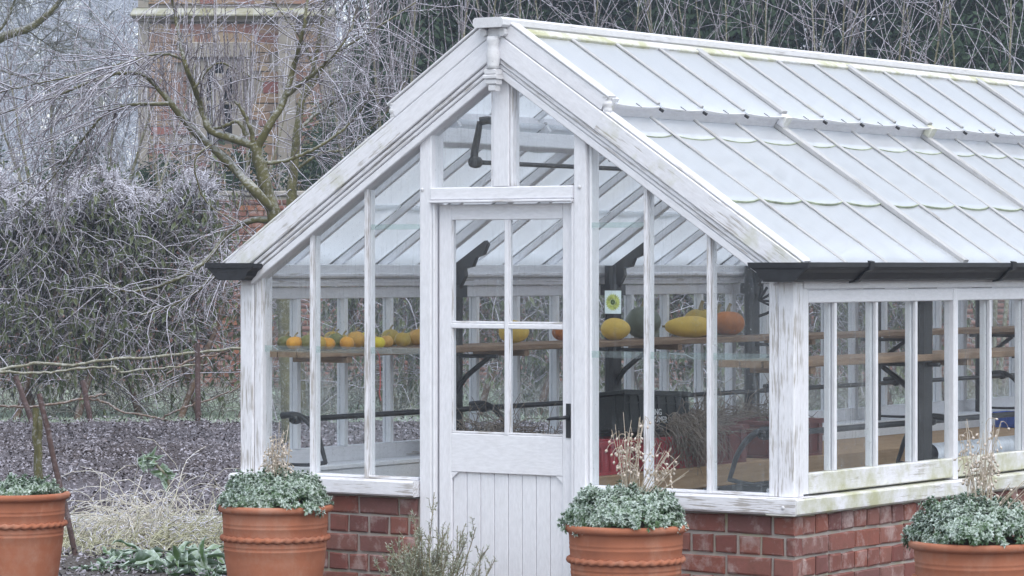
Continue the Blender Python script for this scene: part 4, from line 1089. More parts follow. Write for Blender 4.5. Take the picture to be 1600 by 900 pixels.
limbsA = [([(455, 700), (448, 520), (440, 400), (428, 335), (412, 280), (398, 226)], .085, .055, .0),
          ([(398, 228), (362, 216), (326, 202), (314, 172), (304, 140), (290, 98), (280, 55), (268, 0), (262, -50)], .042, .010, .10),
          ([(402, 230), (424, 192), (446, 150), (460, 100), (476, 48), (482, -10)], .042, .011, .10),
          ([(426, 330), (395, 292), (368, 268), (332, 232), (300, 205), (266, 165), (240, 132), (208, 110), (150, 118), (80, 148), (-20, 178)], .050, .008, .12),
          ([(264, 162), (200, 163), (160, 178), (112, 232), (58, 296)], .020, .006, .08),
          ([(286, 92), (250, 84), (200, 97), (130, 116), (60, 130), (-15, 146)], .014, .006, .08),
          ([(446, 150), (472, 130), (512, 100), (545, 55), (560, 10)], .024, .008, .12),
          ([(304, 138), (322, 112), (342, 98), (378, 112), (412, 128)], .014, .005, .08),
          ([(432, 345), (392, 344), (352, 368), (322, 408), (270, 440), (200, 455), (152, 430)], .034, .007, .10),
          ([(438, 370), (388, 400), (340, 432), (290, 468), (225, 492)], .030, .007, .14),
          ([(408, 255), (450, 250), (500, 228), (548, 190), (580, 150)], .022, .007, .10),
          ([(330, 226), (306, 250), (312, 296), (332, 326), (372, 346), (398, 372)], .010, .004, .08),
          ([(392, 245), (386, 268), (376, 292), (382, 330)], .009, .004, .05),
          ([(385, 212), (372, 190), (352, 196), (330, 200)], .022, .012, .05),
          ([(396, 226), (392, 200), (376, 168), (366, 158)], .024, .012, .05)]
tree('apple_tree', 'frosted apple tree with forked mossy trunk just left of the gable roof', AG, 455, 30.0, limbsA,
     [up_shoots([1, 3, 7, 13, 14], 85, .35, .85, lean=.10), side_twigs([1, 2, 6, 10], 120, .3, 1.0), side_twigs([3, 4, 5, 8, 9], 130, .3, 1.1, (0, 0, -.7)), side_twigs([3, 4, 5], 50, .6, 1.5, (-.5, -.3, -.6), .007, .0035, .5, .2, 1, 4),
      side_twigs([11, 12], 14, .15, .4, (0, 0, -.8))], 1)
limbsB = [([(470, 640), (462, 480), (456, 330), (460, 268), (466, 202), (476, 152), (492, 110), (505, 40), (512, -20)], .075, .012, .05),
          ([(466, 202), (500, 170), (560, 142), (620, 150), (690, 100)], .022, .006, .15), ([(478, 150), (520, 90), (600, 40), (650, 5)], .02, .007, .15),
          ([(460, 268), (500, 240), (540, 230), (600, 180), (640, 120)], .02, .006, .15), ([(492, 110), (470, 60), (440, 20), (410, -20)], .016, .006, .15)]
tree('apple_tree', 'frosted apple tree with pale straight trunk seen behind the forked one', AG, 470, 36.0, limbsB,
     [side_twigs([0, 1, 2, 3, 4], 90, .4, 1.3), up_shoots([1, 2, 3], 60, .5, 1.3, lean=.15)], 2)
def thicket(name, label, px0, px1, ybase, Z, n, lean, seed, ytop=-40, mat=TWIG, cat_='tree', nlimb=5, lmin=.9, lmax=2.4, twr=.006, group=AG):
    r = random.Random(seed); xm = (px0 + px1) / 2; limbs = []
    gy = HY + EYE / Z * F
    for i in range(nlimb):
        x = px0 + (px1 - px0) * (i + .5) / nlimb + r.uniform(-15, 15); x2 = x + r.uniform(-30, 30) + (x - xm) * .5
        limbs.append(([(xm + (x - xm) * .25, gy), (xm + (x - xm) * .6, (gy + ybase) / 2), (x, ybase), ((x + x2) / 2, (ybase + ytop) / 2), (x2, ytop)], .035, .007, .15))
    return tree(name, label, group, xm, Z, limbs, [up_shoots(list(range(nlimb)), n, lmin, lmax, twr, twr * .55, lean, .25, .95, 4), side_twigs(list(range(nlimb)), n // 2, .4, 1.3, (0, 0, -.1), twr * .9, twr * .5, .8, .3)], seed, OLIVE, mat, cat_)
thicket('bare_shrub', 'thicket of upright frosted shoots left of the roof peak', 520, 770, 260, 38.0, 120, .14, 21)
thicket('bare_tree', 'bare frosted tree whose twigs cross just right of the roof peak', 760, 980, 260, 40.0, 90, .45, 22)
thicket('bare_tree', 'bare tree of many yellowish stems above the middle of the ridge', 1010, 1290, 300, 42.0, 130, .38, 23, nlimb=9)
thicket('bare_tree', 'bare frosted tree above the right half of the ridge', 1260, 1460, 300, 40.0, 90, .5, 24)
thicket('bare_tree', 'bare frosted tree above the ridge at the right edge', 1420, 1680, 320, 41.0, 100, .55, 25)
thicket('bare_shrub', 'olive stemmed thicket of frosted shoots standing below the misty wood', 10, 250, 290, 44.0, 130, .20, 26, ytop=90, nlimb=7, lmin=.5, lmax=1.5)
thicket('bare_shrub', 'thicket of upright frosted shoots before the church tower', 230, 420, 300, 47.0, 80, .08, 27, ytop=130, nlimb=6, lmin=.7, lmax=1.8, mat=PALETWIG)
# overhanging limb in the top left corner
limbsH = [([(-260, 640), (-230, 420), (-180, 200), (-90, 110), (0, 60), (48, 42), (82, 15), (105, -15), (130, -60)], .12, .010, .0),
          ([(-20, 68), (10, 30), (30, -20)], .03, .01, .1), ([(-180, 200), (-160, 60), (-90, -40), (-40, -120)], .09, .03, .1), ([(-60, 95), (0, 110), (60, 130), (100, 160)], .02, .006, .1), ([(40, 45), (60, 60), (90, 80)], .012, .005, .1)]
tree('bare_tree', 'dark bare limb and fine twigs of a tree reaching in at the top left corner', None, -260, 44.0, limbsH,
     [side_twigs([0, 1, 3, 4], 110, .4, 1.4, (0, 0, .1), .006, .0028, 1.0, .45, 1, 5)], 3, LIMB, frosted('dark_twig', (.10, .10, .08), (.15, .15, .12), (.45, .48, .50), .08, .2, 40))

# --- climbing shrubs on the stick fence
def climber_mesh(seed, w=1.5, dep=.8, zb=.30, zt=2.80, nt=1900, nl=4600, m=2300):
    r = np.random.default_rng(seed)
    top = lambda x: zt - .30 * (np.abs(np.sin(x * 2.1 + seed)) + .5 * np.abs(np.sin(x * 5.3 + 2 * seed)))
    x = r.uniform(-w / 2, w / 2, nt); y = r.normal(0, dep * .3, nt); u = r.uniform(0, 1, nt) ** .55
    z = zb + (top(x) - zb) * u
    st = np.stack([x, y, z], 1)
    p = sprout(st, rdir(nt, r) * [1, .7, .8] + [0, 0, .1], r.uniform(.12, .55, nt), 7, (0, 0, -1.1), .65, r)
    tw1 = tubes_np(p, taper(nt, 7, .0055, .0030), 3)
    # dense frosty thatch along the top
    x = r.uniform(-w / 2, w / 2, m); st = np.stack([x, r.normal(0, dep * .28, m), top(x) - np.abs(r.normal(0, .16, m))], 1)
    q = sprout(st, rdir(m, r) * [1, .8, .6], r.uniform(.06, .26, m), 6, (0, 0, -.7), .8, r); tw2 = tubes_np(q, taper(m, 6, .0052, .0032), 3)
    b, tg, _, _ = along(p, nl, .2, 1, r)
    V, T = leaves_np(b, r.normal(0, .3, (nl, 3)) + [0, 0, -1], rdir(nl, r), r.uniform(.06, .15, nl), r.uniform(.026, .05, nl), .3, .1)
    # long bare rods
    k = 26; st = np.stack([r.uniform(-w / 2, w / 2, k), r.normal(0, .2, k), r.uniform(.5, zt * .8, k)], 1)
    d = sprout(st, rdir(k, r) * [1, .3, .5], r.uniform(.6, 1.5, k), 9, (0, 0, -.5), .4, r)
    tw3 = tubes_np(d, taper(k, 9, .009, .004), 5)
    return mesh_np('twigs', *cat([tw1, tw3]), True, TWIG), mesh_np('thatch', *tw2, True, PALETWIG), set_attr(mesh_np('leaves', V, T, True, DROOP), np.tile([.2, .7, .9, .7, .1], nl))
CL = [climber_mesh(s) for s in (3, 4, 5)] + [climber_mesh(6, 1.2, .6, .2, 2.5, 420, 900, 130)]
def climber(i, X, Z, label, v, sc=1.0, rz=0.0, lean=.2, full=True):
    base = CZ(X, Z); t = empty('climbing_shrub', base, math.atan2(RT.y, RT.x) + rz); t.scale = (1, 1, sc); tag(t, label, 'shrub', 'frosted climbers along the stick fence')
    a, b, c = CL[v]
    obj('twigs', a, None, t)['kind'] = 'stuff'; obj('thatch', b, None, t)['kind'] = 'stuff'; obj('leaves', c, None, t)['kind'] = 'stuff'
    r = random.Random(i); 
    for q, x0 in enumerate((-.35, .3)):
        V, T = tubes_np([catmull([(x0 + .28, .05, -.03), (x0 + .16, .03, .4), (x0, .0, .9), (x0 - .2, .02, 1.6), (x0 - .15, .0, 2.2)], 14)], taper(1, 14, .045, .015) * (1 + np.random.default_rng(i * 7 + q).normal(0, .08, (1, 14))), 7)
        obj('stem', mesh_np('stem', V, T, True, BROWNBARK), None, t)
spots = [(-5.75, 35.6, 'frosted climbing shrub at the left edge of the picture', 0, 1.0), (-4.75, 35.2, 'frosted climbing shrub with drooping leaves, second from the left edge', 1, 1.0),
         (-3.98, 35.7, 'frosted climbing shrub with a high domed top, third from the left edge', 2, 1.0), (-3.0, 35.3, 'thin frosted climbing shrub just left of the greenhouse corner', 3, .80),
         (-1.3, 36.2, 'frosted climbing shrub seen through the left gable glass', 1, .95), (.2, 36.0, 'frosted climbing shrub seen through the door glass', 2, .92),
         (1.6, 36.4, 'frosted climbing shrub seen through the gable glass right of the door', 0, .95), (2.9, 36.0, 'frosted climbing shrub seen behind the big orange pumpkin', 1, .9), (4.3, 36.3, 'frosted climbing shrub seen through the side windows', 2, .95)]
for i, (X, Z, lab, v, sc) in enumerate(spots): climber(i, X, Z, lab, v, sc, (math.pi if i % 2 else 0.0))

UNDG = frosted('frosted_undergrowth', (.10, .085, .06), (.17, .15, .10), (.52, .55, .56), .22, .3, 20)
r = np.random.default_rng(31); n = 9000; X = r.uniform(-7.5, 7, n); Zq = r.uniform(35.0, 43.5, n) 
b0 = np.stack([CAMP.x + RT.x * X + FW.x * Zq, CAMP.y + RT.y * X + FW.y * Zq, np.full(n, .0)], 1)
keep = (np.sin(X * 2.3) + np.sin(X * 5.1 + 1) + np.sin(Zq * 3.1) + r.normal(0, .8, n)) > -.2; b0 = b0[keep]; n = len(b0)
pp = sprout(b0, rdir(n, r) * .7 + [0, 0, 1], r.uniform(.15, .75, n), 6, (0, 0, -.9), .5, r)
tag(obj('undergrowth', mesh_np('undergrowth', *tubes_np(pp, taper(n, 6, .0055, .003), 3), True, UNDG)), 'frosted dead undergrowth between the stick fence and the garden wall', 'undergrowth', kind='stuff')
# --- stick fence of crooked rods, and leaning iron stakes
fz = 34.4
ft = empty('stick_fence', G(180, fz)); tag(ft, 'rustic fence of crooked frosted sticks along the soil bed', 'fence'); frt = np.array(G(180, fz))
for path, r0, r1 in (([(-30, 585), (8, 576), (40, 571), (60, 568), (120, 570), (165, 562), (230, 558), (300, 552), (372, 545), (420, 540)], .032, .024),
                     ([(-30, 582), (10, 580), (75, 582), (120, 576), (180, 574), (192, 580), (250, 574), (320, 570)], .027, .015),
                     ([(-30, 632), (0, 635), (45, 636), (90, 630), (140, 620), (165, 616)], .024, .018),
                     ([(135, 622), (165, 630), (190, 643), (240, 651), (285, 663), (330, 668)], .024, .013),
                     ([(250, 655), (280, 640), (310, 630), (360, 612), (380, 600)], .018, .012), ([(260, 585), (300, 562), (345, 552), (375, 540)], .022, .016)):
    c = limb_pts(path, fz - .05, 40, .006, .03, len(path)); V, T = tubes_np([c], taper(1, 40, r0 * .62, r1 * .62) * (1 + RNG.normal(0, .08, (1, 40))), 7)
    obj('rod', mesh_np('rod', V - frt, T, True, OLIVE if r0 > .0265 else BROWNBARK), None, ft)
def stake(p0, p1, Z, r, label, mat=RUST):
    a = limb_pts([p0, ((p0[0] + p1[0]) / 2 + 1, (p0[1] + p1[1]) / 2), p1], Z, 10, .002)
    g = EYE / Z * F + HY; b0 = G(p1[0], Z)
    V, T = tubes_np([a], taper(1, 10, r, r), 8); V = np.vstack([V, a[:1], ]); T = np.asarray(T)
    t = obj('stake', mesh_np('stake', V - np.array(b0), T, True, mat), None, None, loc=b0); tag(t, label, 'stake', 'stakes along the fence')
stake((24, 588), (52, 668), 34.0, .029, 'leaning rusty stake near the left edge, its top at the upper rods')
stake((129, 594), (143, 672), 34.0, .029, 'rusty stake in the middle of the stick fence, leaning a little')
stake((308, 536), (309, 667), 34.0, .029, 'tall upright rusty stake near the greenhouse corner')
stake((61, 615), (120, 878), 18.6, .016, 'long thin rusty stake leaning out of the leftmost pot\'s far side')
# gnarled stump of an old stem by the long stake
V, T = cat([tubes_np([limb_pts([(56, 638), (58, 690), (62, 760), (66, 800)], 22.2, 16, .008)], taper(1, 16, .022, .036), 6), tubes_np([limb_pts([(63, 650), (62, 700), (58, 760), (57, 800)], 22.15, 16, .006)], taper(1, 16, .016, .024), 6)])
sb = G(60, 22.2); tag(obj('dead_stem', mesh_np('dead_stem', V - np.array(sb), T, True, LIMB), None, None, loc=sb), 'gnarled mossy dead stem standing behind the leftmost pot', 'stem')

# --- brick garden wall
wz = 44.5; wyaw = math.atan2(RT.y, RT.x)
GBR = masonry('old_garden_brick', [(.25, .115, .085), (.21, .10, .085), (.28, .145, .11), (.19, .10, .095), (.31, .135, .08)], (.42, .35, .34), .7)
gw = empty('garden_wall', CZ(0, wz), wyaw); tag(gw, 'old red brick garden wall behind the climbers', 'wall')
gmw = obj('wall_core', board_mesh(34, .30, 2.62, .01, MORTAR), None, gw, loc=(-16, .17, 1.31))
cope = obj('coping', board_mesh(34.1, .42, .07, .015, plain('coping_stone', (.30, .28, .26), .9)), None, gw, loc=(-16.05, .17, 2.6565))
GC = .078
def face_g(u, z): return ((u, .05, z), 0.0)
x0, x1 = (240 - CX) / F * wz, (420 - CX) / F * wz
vis = []
r = random.Random(5); nbk = 0
for c in range(int(2.6 / GC)):
    z = c * GC + GC / 2; py = HY + (EYE - z) / wz * F
    u = -16 + (.117 if c % 2 else 0)
    V_ = None
    while u < 17.7:
        if x0 < u < x1 and 318 < py < 600 and nbk < 300:
            o = obj('brick', brick_mesh(.216, GC - .012, .06, r.randrange(4), GBR), None, gmw, loc=Vector((u + .117 + 16, .04 - .17, z - 1.31)), rot=(0, 0, r.uniform(-.01, .01))); nbk += 1
        else: vis.append((u, z))
        u += .234
A = np.array(vis); nb_ = len(A); hx, hz_ = .108, GC / 2 - .006
corn = np.array([(-hx, -.02, -hz_), (hx, -.02, -hz_), (hx, -.02, hz_), (-hx, -.02, hz_), (-hx, .02, -hz_), (hx, .02, -hz_), (hx, .02, hz_), (-hx, .02, hz_)])
V = (np.stack([A[:, 0] + .117 + 16, np.full(nb_, -.15) , A[:, 1] - 1.31], 1)[:, None, :] + corn[None]).reshape(-1, 3)
T = (np.arange(nb_)[:, None, None] * 8 + np.array([[0, 1, 2, 3], [0, 4, 5, 1], [3, 2, 6, 7], [0, 3, 7, 4], [1, 5, 6, 2]])[None]).reshape(-1, 4)
obj('brickwork', mesh_np('brickwork', V, T, False, GBR), None, gmw)['kind'] = 'stuff'

# --- church tower
TZ = 74.0; tp = TZ / F
def tx(px): return (px - 360) * tp
def tzz(py): return EYE + (HY - py) * tp
STONE = masonry('red_and_buff_sandstone', [(.26, .095, .085), (.34, .25, .16), (.22, .085, .08), (.38, .29, .19), (.30, .19, .13), (.27, .22, .17), (.29, .11, .095), (.40, .32, .22)], (.32, .27, .23), .3)
ASHLAR = plain('pale_ashlar', (.28, .255, .22), .9, .2, .18, 3); DARKV = plain('dark_opening', (.012, .012, .014), .9)
tw = empty('church_tower', CZ((360 - CX) * tp, TZ), wyaw); tag(tw, 'square church tower of red and buff sandstone in the haze', 'tower')
def tb(name, x0, x1, y0, y1, z0, z1, m, parent=tw, ch=.02): return obj(name, board_mesh(x1 - x0, y1 - y0, z1 - z0, ch, m), None, parent, loc=(x0, (y0 + y1) / 2, (z0 + z1) / 2))
L_, R_ = tx(216), tx(505); TT = 19.0
core = tb('wall', L_ + .02, R_ - .02, .03, 5.3, 0, TT, ASHLAR)
tb('quoin_strip', L_, tx(232), -.03, .4, 0, tzz(26), ASHLAR); tb('quoin_strip', L_, tx(232), -.03, .4, tzz(14) + .01, TT - .02, ASHLAR)
tb('buttress', tx(437), tx(463), -.45, .2, 0, tzz(30), ASHLAR); tb('buttress_cap', tx(434), tx(466), -.5, .2, tzz(30) + .005, tzz(22), ASHLAR)
sc_ = prism('string_course', [(tx(205), -.28, tzz(26)), (tx(205), -.28, tzz(24)), (tx(209), -.02, tzz(13)), (tx(209), .3, tzz(13)), (tx(209), .3, tzz(32)), (tx(213), -.06, tzz(32))], (R_ + .2 - tx(205), 0, 0), frosted('mossy_string_course', (.20, .20, .10), (.26, .25, .17), (.55, .57, .58), .0, .3, 3), tw)
tb('string_course', tx(210), R_ + .1, -.10, .02, tzz(34), tzz(27), ASHLAR)
tb('parapet', L_ - .1, R_ + .1, -.15, 5.4, TT, TT + .5, ASHLAR)
# window with two lights, transom and hood mould
wx0, wx1 = tx(310), tx(378); wm = (wx0 + wx1) / 2; wt, wb = tzz(92), tzz(218)
win = obj('window', board_mesh(wx1 - wx0, .1, wt - wb, .01, DARKV), None, tw, loc=(wx0, -.012, (wt + wb) / 2))
def ws(name, x0, x1, z0, z1, y0=-.22, y1=.03): o = tb(name, x0, x1, y0, y1, z0, z1, ASHLAR, None); o.parent = win; o.matrix_parent_inverse = Matrix.Translation(-Vector((wx0, -.012, (wt + wb) / 2))); return o
ws('jamb', wx0 - .04, wx0 + .20, wb, wt); ws('jamb', wx1 - .20, wx1 + .04, wb, wt); ws('window_mullion', wm - .10, wm + .10, wb, wt - .34)
ws('transom', wx0 + .21, wm - .11, tzz(164), tzz(158), -.2); ws('transom', wm + .11, wx1 - .21, tzz(164), tzz(158), -.2)
ws('hood_mould', wx0 - .25, wx1 + .2, wt + .01, wt + .36, -.34); ws('hood_drop', wx0 - .24, wx0 - .05, wt - .4, wt, -.30); ws('hood_drop', wx1 + .05, wx1 + .19, wt - .4, wt, -.30)
for cxm, a, b in ((0, wx0 + .205, wm - .105), (1, wm + .105, wx1 - .205)):
    m_ = (a + b) / 2; w_ = (b - a) / 2; zt_ = wt - .005; zs = wt - .62
    arc = [(m_ + w_ * math.cos(u) * (1 - .12 * math.sin(2 * u) ** 2), zs + .40 * math.sin(u)) for u in np.linspace(0, math.pi, 13)]
    for half in (0, 1):
        ap = arc[:7] if half == 0 else arc[6:]
        ex = b if half == 0 else a
        poly = [(x, -.2, z) for x, z in ap] + ([(m_, -.2, zt_), (ex, -.2, zt_)] if half == 0 else [(ex, -.2, zt_), (m_, -.2, zt_)])
        o = prism('tracery', poly, (0, .2, 0), ASHLAR, None); o.parent = win; o.matrix_parent_inverse = Matrix.Translation(-Vector((wx0, -.012, (wt + wb) / 2)))
# coursed stones
r = random.Random(11); z = tzz(335); vis, rest = [], []
zz = 0.0
while zz < TT - .3:
    h = r.uniform(.15, .26); u = tx(232) + .02
    while u < R_ - .05:
        w = min(r.uniform(.26, .62), R_ - u); cu = u + w / 2; cz = zz + h / 2; px = cu / tp + 360; py = HY - (cz - EYE) / tp
        okk = not (wx0 - .3 < cu < wx1 + .25 and wb - .05 < cz < wt + .4) and not (tx(435) < cu < tx(465) and cz < tzz(24)) and not (tzz(34) < cz < tzz(11)) and w > .1
        if okk: (vis if (-6 < py < 300 and len(vis) < 300) else rest).append((cu, cz, w - .025, h - .025))
        u += w
    zz += h
for (cu, cz, w, h) in vis:
    w = round(w / .06) * .06 + .03; h = round(h / .04) * .04 + .01
    o = obj('stone', brick_mesh(min(w, .62), h, .08, r.randrange(3), STONE), None, core, loc=Vector((cu, .055 - r.uniform(0, .02), cz)) - Vector((L_ + .02, 2.665, TT / 2)))
A = np.array(rest); n_ = len(A)
c4 = np.array([(-.5, -.03, -.5), (.5, -.03, -.5), (.5, -.03, .5), (-.5, -.03, .5), (-.5, .03, -.5), (.5, .03, -.5), (.5, .03, .5), (-.5, .03, .5)])
V = (np.stack([A[:, 0] - L_ - .02, np.full(n_, .015 - 2.665), A[:, 1] - TT / 2], 1)[:, None] + c4[None] * np.stack([A[:, 2], np.ones(n_), A[:, 3]], 1)[:, None]).reshape(-1, 3)
T = (np.arange(n_)[:, None, None] * 8 + np.array([[0, 1, 2, 3], [0, 4, 5, 1], [3, 2, 6, 7], [0, 3, 7, 4], [1, 5, 6, 2]])[None]).reshape(-1, 4)
obj('stonework', mesh_np('stonework', V, T, False, STONE), None, core)['kind'] = 'stuff'

# --- evergreens
def ever_mesh(seed, n, leaf, w, h, dep, mat, clump=140, zb=.2):
    r = np.random.default_rng(seed)
    a = r.uniform(0, 6.28, clump); u = r.uniform(0, 1, clump); rad = (1 - u ** 2.2 * .75) * (.75 + .25 * np.sin(a * 3 + seed)) * r.uniform(.55, 1, clump)
    cc = np.stack([w / 2 * rad * np.cos(a), dep / 2 * rad * np.sin(a), zb + (h - zb) * u], 1)
    i = r.integers(0, clump, n); d = rdir(n, r); c = cc[i] + d * (r.uniform(0, 1, n) ** .4)[:, None] * np.array([.5, .5, .42]) * (w / 3.6) * r.uniform(.6, 1.25, clump)[i][:, None]
    V, T = leaves_np(c, d * .6 + rdir(n, r) * .7 + [0, 0, -.5], d + rdir(n, r) * .5, r.uniform(.7, 1.4, n) * leaf, r.uniform(.3, .5, n) * leaf, .15, .12)
    return mesh_np('crown', V, T, True, mat), cc
def evergreen(px, Z, me_cc, label, name='evergreen_tree', h=7.0, cat_='tree', rz=0.0, sc=(1, 1, 1), group='dark evergreens behind the garden'):
    me, cc = me_cc; base = G(px, Z); t = empty(name, base, rz); t.scale = sc; tag(t, label, cat_, group)
    obj('crown', me, None, t)['kind'] = 'stuff'
    r = np.random.default_rng(int(px) + 500); sel = r.choice(len(cc), 26)
    pts = [catmull([(0, 0, max(.3, cc[k][2] * .4)), tuple(cc[k] * [.4, .4, .75]), tuple(cc[k])], 8) for k in sel]
    V, T = cat([tubes_np([[(0, 0, -.1), (.03, 0, h * .3), (0, .04, h * .6), (0, 0, h * .9)]], [[.16, .13, .09, .03]], 8), tubes_np(np.array(pts), taper(26, 8, .05, .012), 5)])
    obj('trunk', mesh_np('trunk', V, T, True, LIMB), None, t)
E1 = ever_mesh(1, 64000, .18, 5.6, 10.5, 4.6, EVER, 300); E2 = ever_mesh(2, 64000, .18, 5.6, 11.0, 4.6, EVERB, 300); E3 = ever_mesh(3, 9000, .10, 3.0, 4.0, 2.2, EVER, 90); E4 = ever_mesh(4, 12000, .10, 3.0, 6.0, 2.4, OLDGREEN, 90)
evergreen(560, 66, E4, 'yellowish evergreen right of the church tower', h=6, rz=.4)
for i, (px, Z, e, lab) in enumerate(((700, 60, E1, 'dark evergreen directly behind the roof peak'), (905, 62, E2, 'dark evergreen behind the ridge, right of the peak'), (1120, 60, E1, 'dark evergreen behind the many yellowish stems'),
                                     (1330, 61, E2, 'dark evergreen behind the right half of the ridge'), (1530, 59, E1, 'dark evergreen behind the ridge at the right edge'), (1740, 62, E2, 'dark evergreen partly outside the right edge'))):
    evergreen(px, Z, e, lab, h=9, rz=1.3 * i)
for i, (px, Z, lab, s_) in enumerate(((-60, 53, 'dark evergreen bush at the left edge above the climbers', .95), (110, 55, 'dark evergreen bush below the misty wood', .92), (250, 54, 'dark evergreen bush at the foot of the church tower, left side', .85), (385, 56, 'dark evergreen bush at the foot of the church tower, right side', .9), (520, 57, 'dark evergreen bush behind the pale straight trunk', 1.0), (640, 55, 'dark evergreen bush just left of the gable roof slope', 1.05))):
    evergreen(px, Z, E3, lab, 'evergreen_bush', 3.6, 'shrub', 1.1 * i, (1, 1, s_), 'dark evergreen bushes behind the garden wall')

# --- misty wood beyond
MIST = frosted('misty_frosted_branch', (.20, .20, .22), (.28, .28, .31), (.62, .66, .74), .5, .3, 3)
def far_tree_mesh(seed, h=21, n1=34, n2=420, n3=2600):
    r = np.random.default_rng(seed)
    tr = sprout(np.zeros((1, 3)), [[0, 0, 1]], h * .95, 10, (0, 0, .1), .12, r)
    b, tg, _, tt = along(tr, n1, .12, .98, r); l1 = sprout(b, rdir(n1, r) * [1, 1, .3] + [0, 0, .55], h * .34 * (1.15 - tt * .8), 9, (0, 0, .35), .35, r)
    b, tg, _, _ = along(l1, n2, .15, 1, r); l2 = sprout(b, tg * .6 + rdir(n2, r) * .8, r.uniform(.7, 2.4, n2), 7, (0, 0, .1), .4, r)
    b, tg, _, _ = along(l2, n3, .1, 1, r); l3 = sprout(b, tg * .5 + rdir(n3, r) * .9, r.uniform(.3, 1.3, n3), 5, (0, 0, -.2), .5, r)
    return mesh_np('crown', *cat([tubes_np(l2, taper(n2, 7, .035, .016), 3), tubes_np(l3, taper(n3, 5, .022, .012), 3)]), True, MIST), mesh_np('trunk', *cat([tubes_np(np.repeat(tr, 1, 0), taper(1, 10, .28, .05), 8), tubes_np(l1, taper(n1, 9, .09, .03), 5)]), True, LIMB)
FT = [far_tree_mesh(s) for s in (1, 2, 3)]
words = ['leftmost', 'second from the left', 'third from the left', 'fourth from the left', 'nearest the church tower']
fl = [(-90, 250), (-10, 225), (70, 255), (140, 235), (205, 262)]
for i, (px, Z) in enumerate(fl):
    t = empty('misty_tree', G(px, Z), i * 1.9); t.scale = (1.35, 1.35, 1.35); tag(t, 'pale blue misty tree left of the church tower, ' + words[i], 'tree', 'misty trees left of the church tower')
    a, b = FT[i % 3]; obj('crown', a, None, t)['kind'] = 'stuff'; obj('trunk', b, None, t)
# far wood: one mass of frosted crowns
r = np.random.default_rng(9); n = 46000
X = r.uniform(-105, 105, n); dz = r.uniform(0, 30, n); hz = 34 + 5 * np.sin(X * .35) + 3 * np.sin(X * .9 + 1) + dz * .15
z = hz * r.uniform(0, 1, n) ** .75
wxv = np.stack([RT.x * X + FW.x * dz, RT.y * X + FW.y * dz, z], 1)
p = sprout(wxv, rdir(n, r) + [0, 0, .7], r.uniform(1.2, 3.6, n), 4, (0, 0, .2), .4, r)
V, T = tubes_np(p, taper(n, 4, .085, .045), 3)
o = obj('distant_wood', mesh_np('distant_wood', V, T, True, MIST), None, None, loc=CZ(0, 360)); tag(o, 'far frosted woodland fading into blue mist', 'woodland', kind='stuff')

# ================================================================== GROUND LITTER AND NEAR PLANTS
def litter(name, X0, X1, Z0, Z1, n, lmin, lmax, mat, label, seed, lift=.03):
    r = np.random.default_rng(seed); X = r.uniform(X0, X1, n); Z = r.uniform(Z0, Z1, n)
    w = np.stack([CAMP.x + RT.x * X + FW.x * Z, CAMP.y + RT.y * X + FW.y * Z, r.uniform(.01, lift + .05, n)], 1)
    w = w[~((np.abs(w[:, 0]) < 1.7) & (w[:, 1] > -.2) & (w[:, 1] < 9.3))]; n = len(w)
    V, T = leaves_np(w, rdir(n, r) * [1, 1, .45] + [0, 0, .1], rdir(n, r) * .6 + [0, 0, 1], r.uniform(lmin, lmax, n), r.uniform(lmin, lmax, n) * .55, .25, .25)
    o = obj(name, mesh_np(name, V, T, False, mat)); tag(o, label, 'leaf litter', kind='stuff')
LITTER = frosted('frosted_litter', (.060, .046, .043), (.12, .095, .09), (.58, .57, .66), .05, .30, 14)
litter('leaf_litter', -7.5, 5, 21, 34.1, 70000, .015, .055, LITTER, 'frosted clods and dead leaves strewn over the soil bed', 1, .05)
litter('clods', -4, -1, 16.2, 20.5, 5000, .015, .05, LITTER, 'frosted crumbs of earth by the pots', 2, .01)
# frosty grass behind the fence
GRASS = frosted('frosted_grass', (.13, .18, .09), (.20, .24, .13), (.60, .68, .62), .40, .2, 3)
r = np.random.default_rng(4); n = 30000; X = r.uniform(-8, 7, n); Z = 34.6 + 9.6 * r.uniform(0, 1, n) ** 1.3
b = np.stack([CAMP.x + RT.x * X + FW.x * Z, CAMP.y + RT.y * X + FW.y * Z, np.full(n, .01)], 1)
V, T = leaves_np(b, rdir(n, r) * .7 + [0, 0, 1], rdir(n, r), r.uniform(.03, .07, n), np.full(n, .012), .1, .2)
tag(obj('grass', mesh_np('grass', V, T, True, GRASS)), 'short frosted grass behind the stick fence', 'grass', kind='stuff')
# stone edging of the bed
EDGE = frosted('frosted_kerb_stone', (.26, .27, .22), (.34, .34, .29), (.60, .62, .64), .10, .25, 9)
for px0, px1, lab in ((60, 200, 'frosted flat edging stone right of the leftmost pot'), (203, 345, 'frosted flat edging stone behind the straw coloured tuft')):
    a, b_ = CZ((px0 - CX) / F * 20.6, 20.6), CZ((px1 - CX) / F * 20.6, 20.6)
    o = board('edging_stone', (a.x, a.y, .04), (b_.x, b_.y, .04), .30, .08, EDGE, None, ch=.015); tag(o, lab, 'stone', 'edging stones of the soil bed')
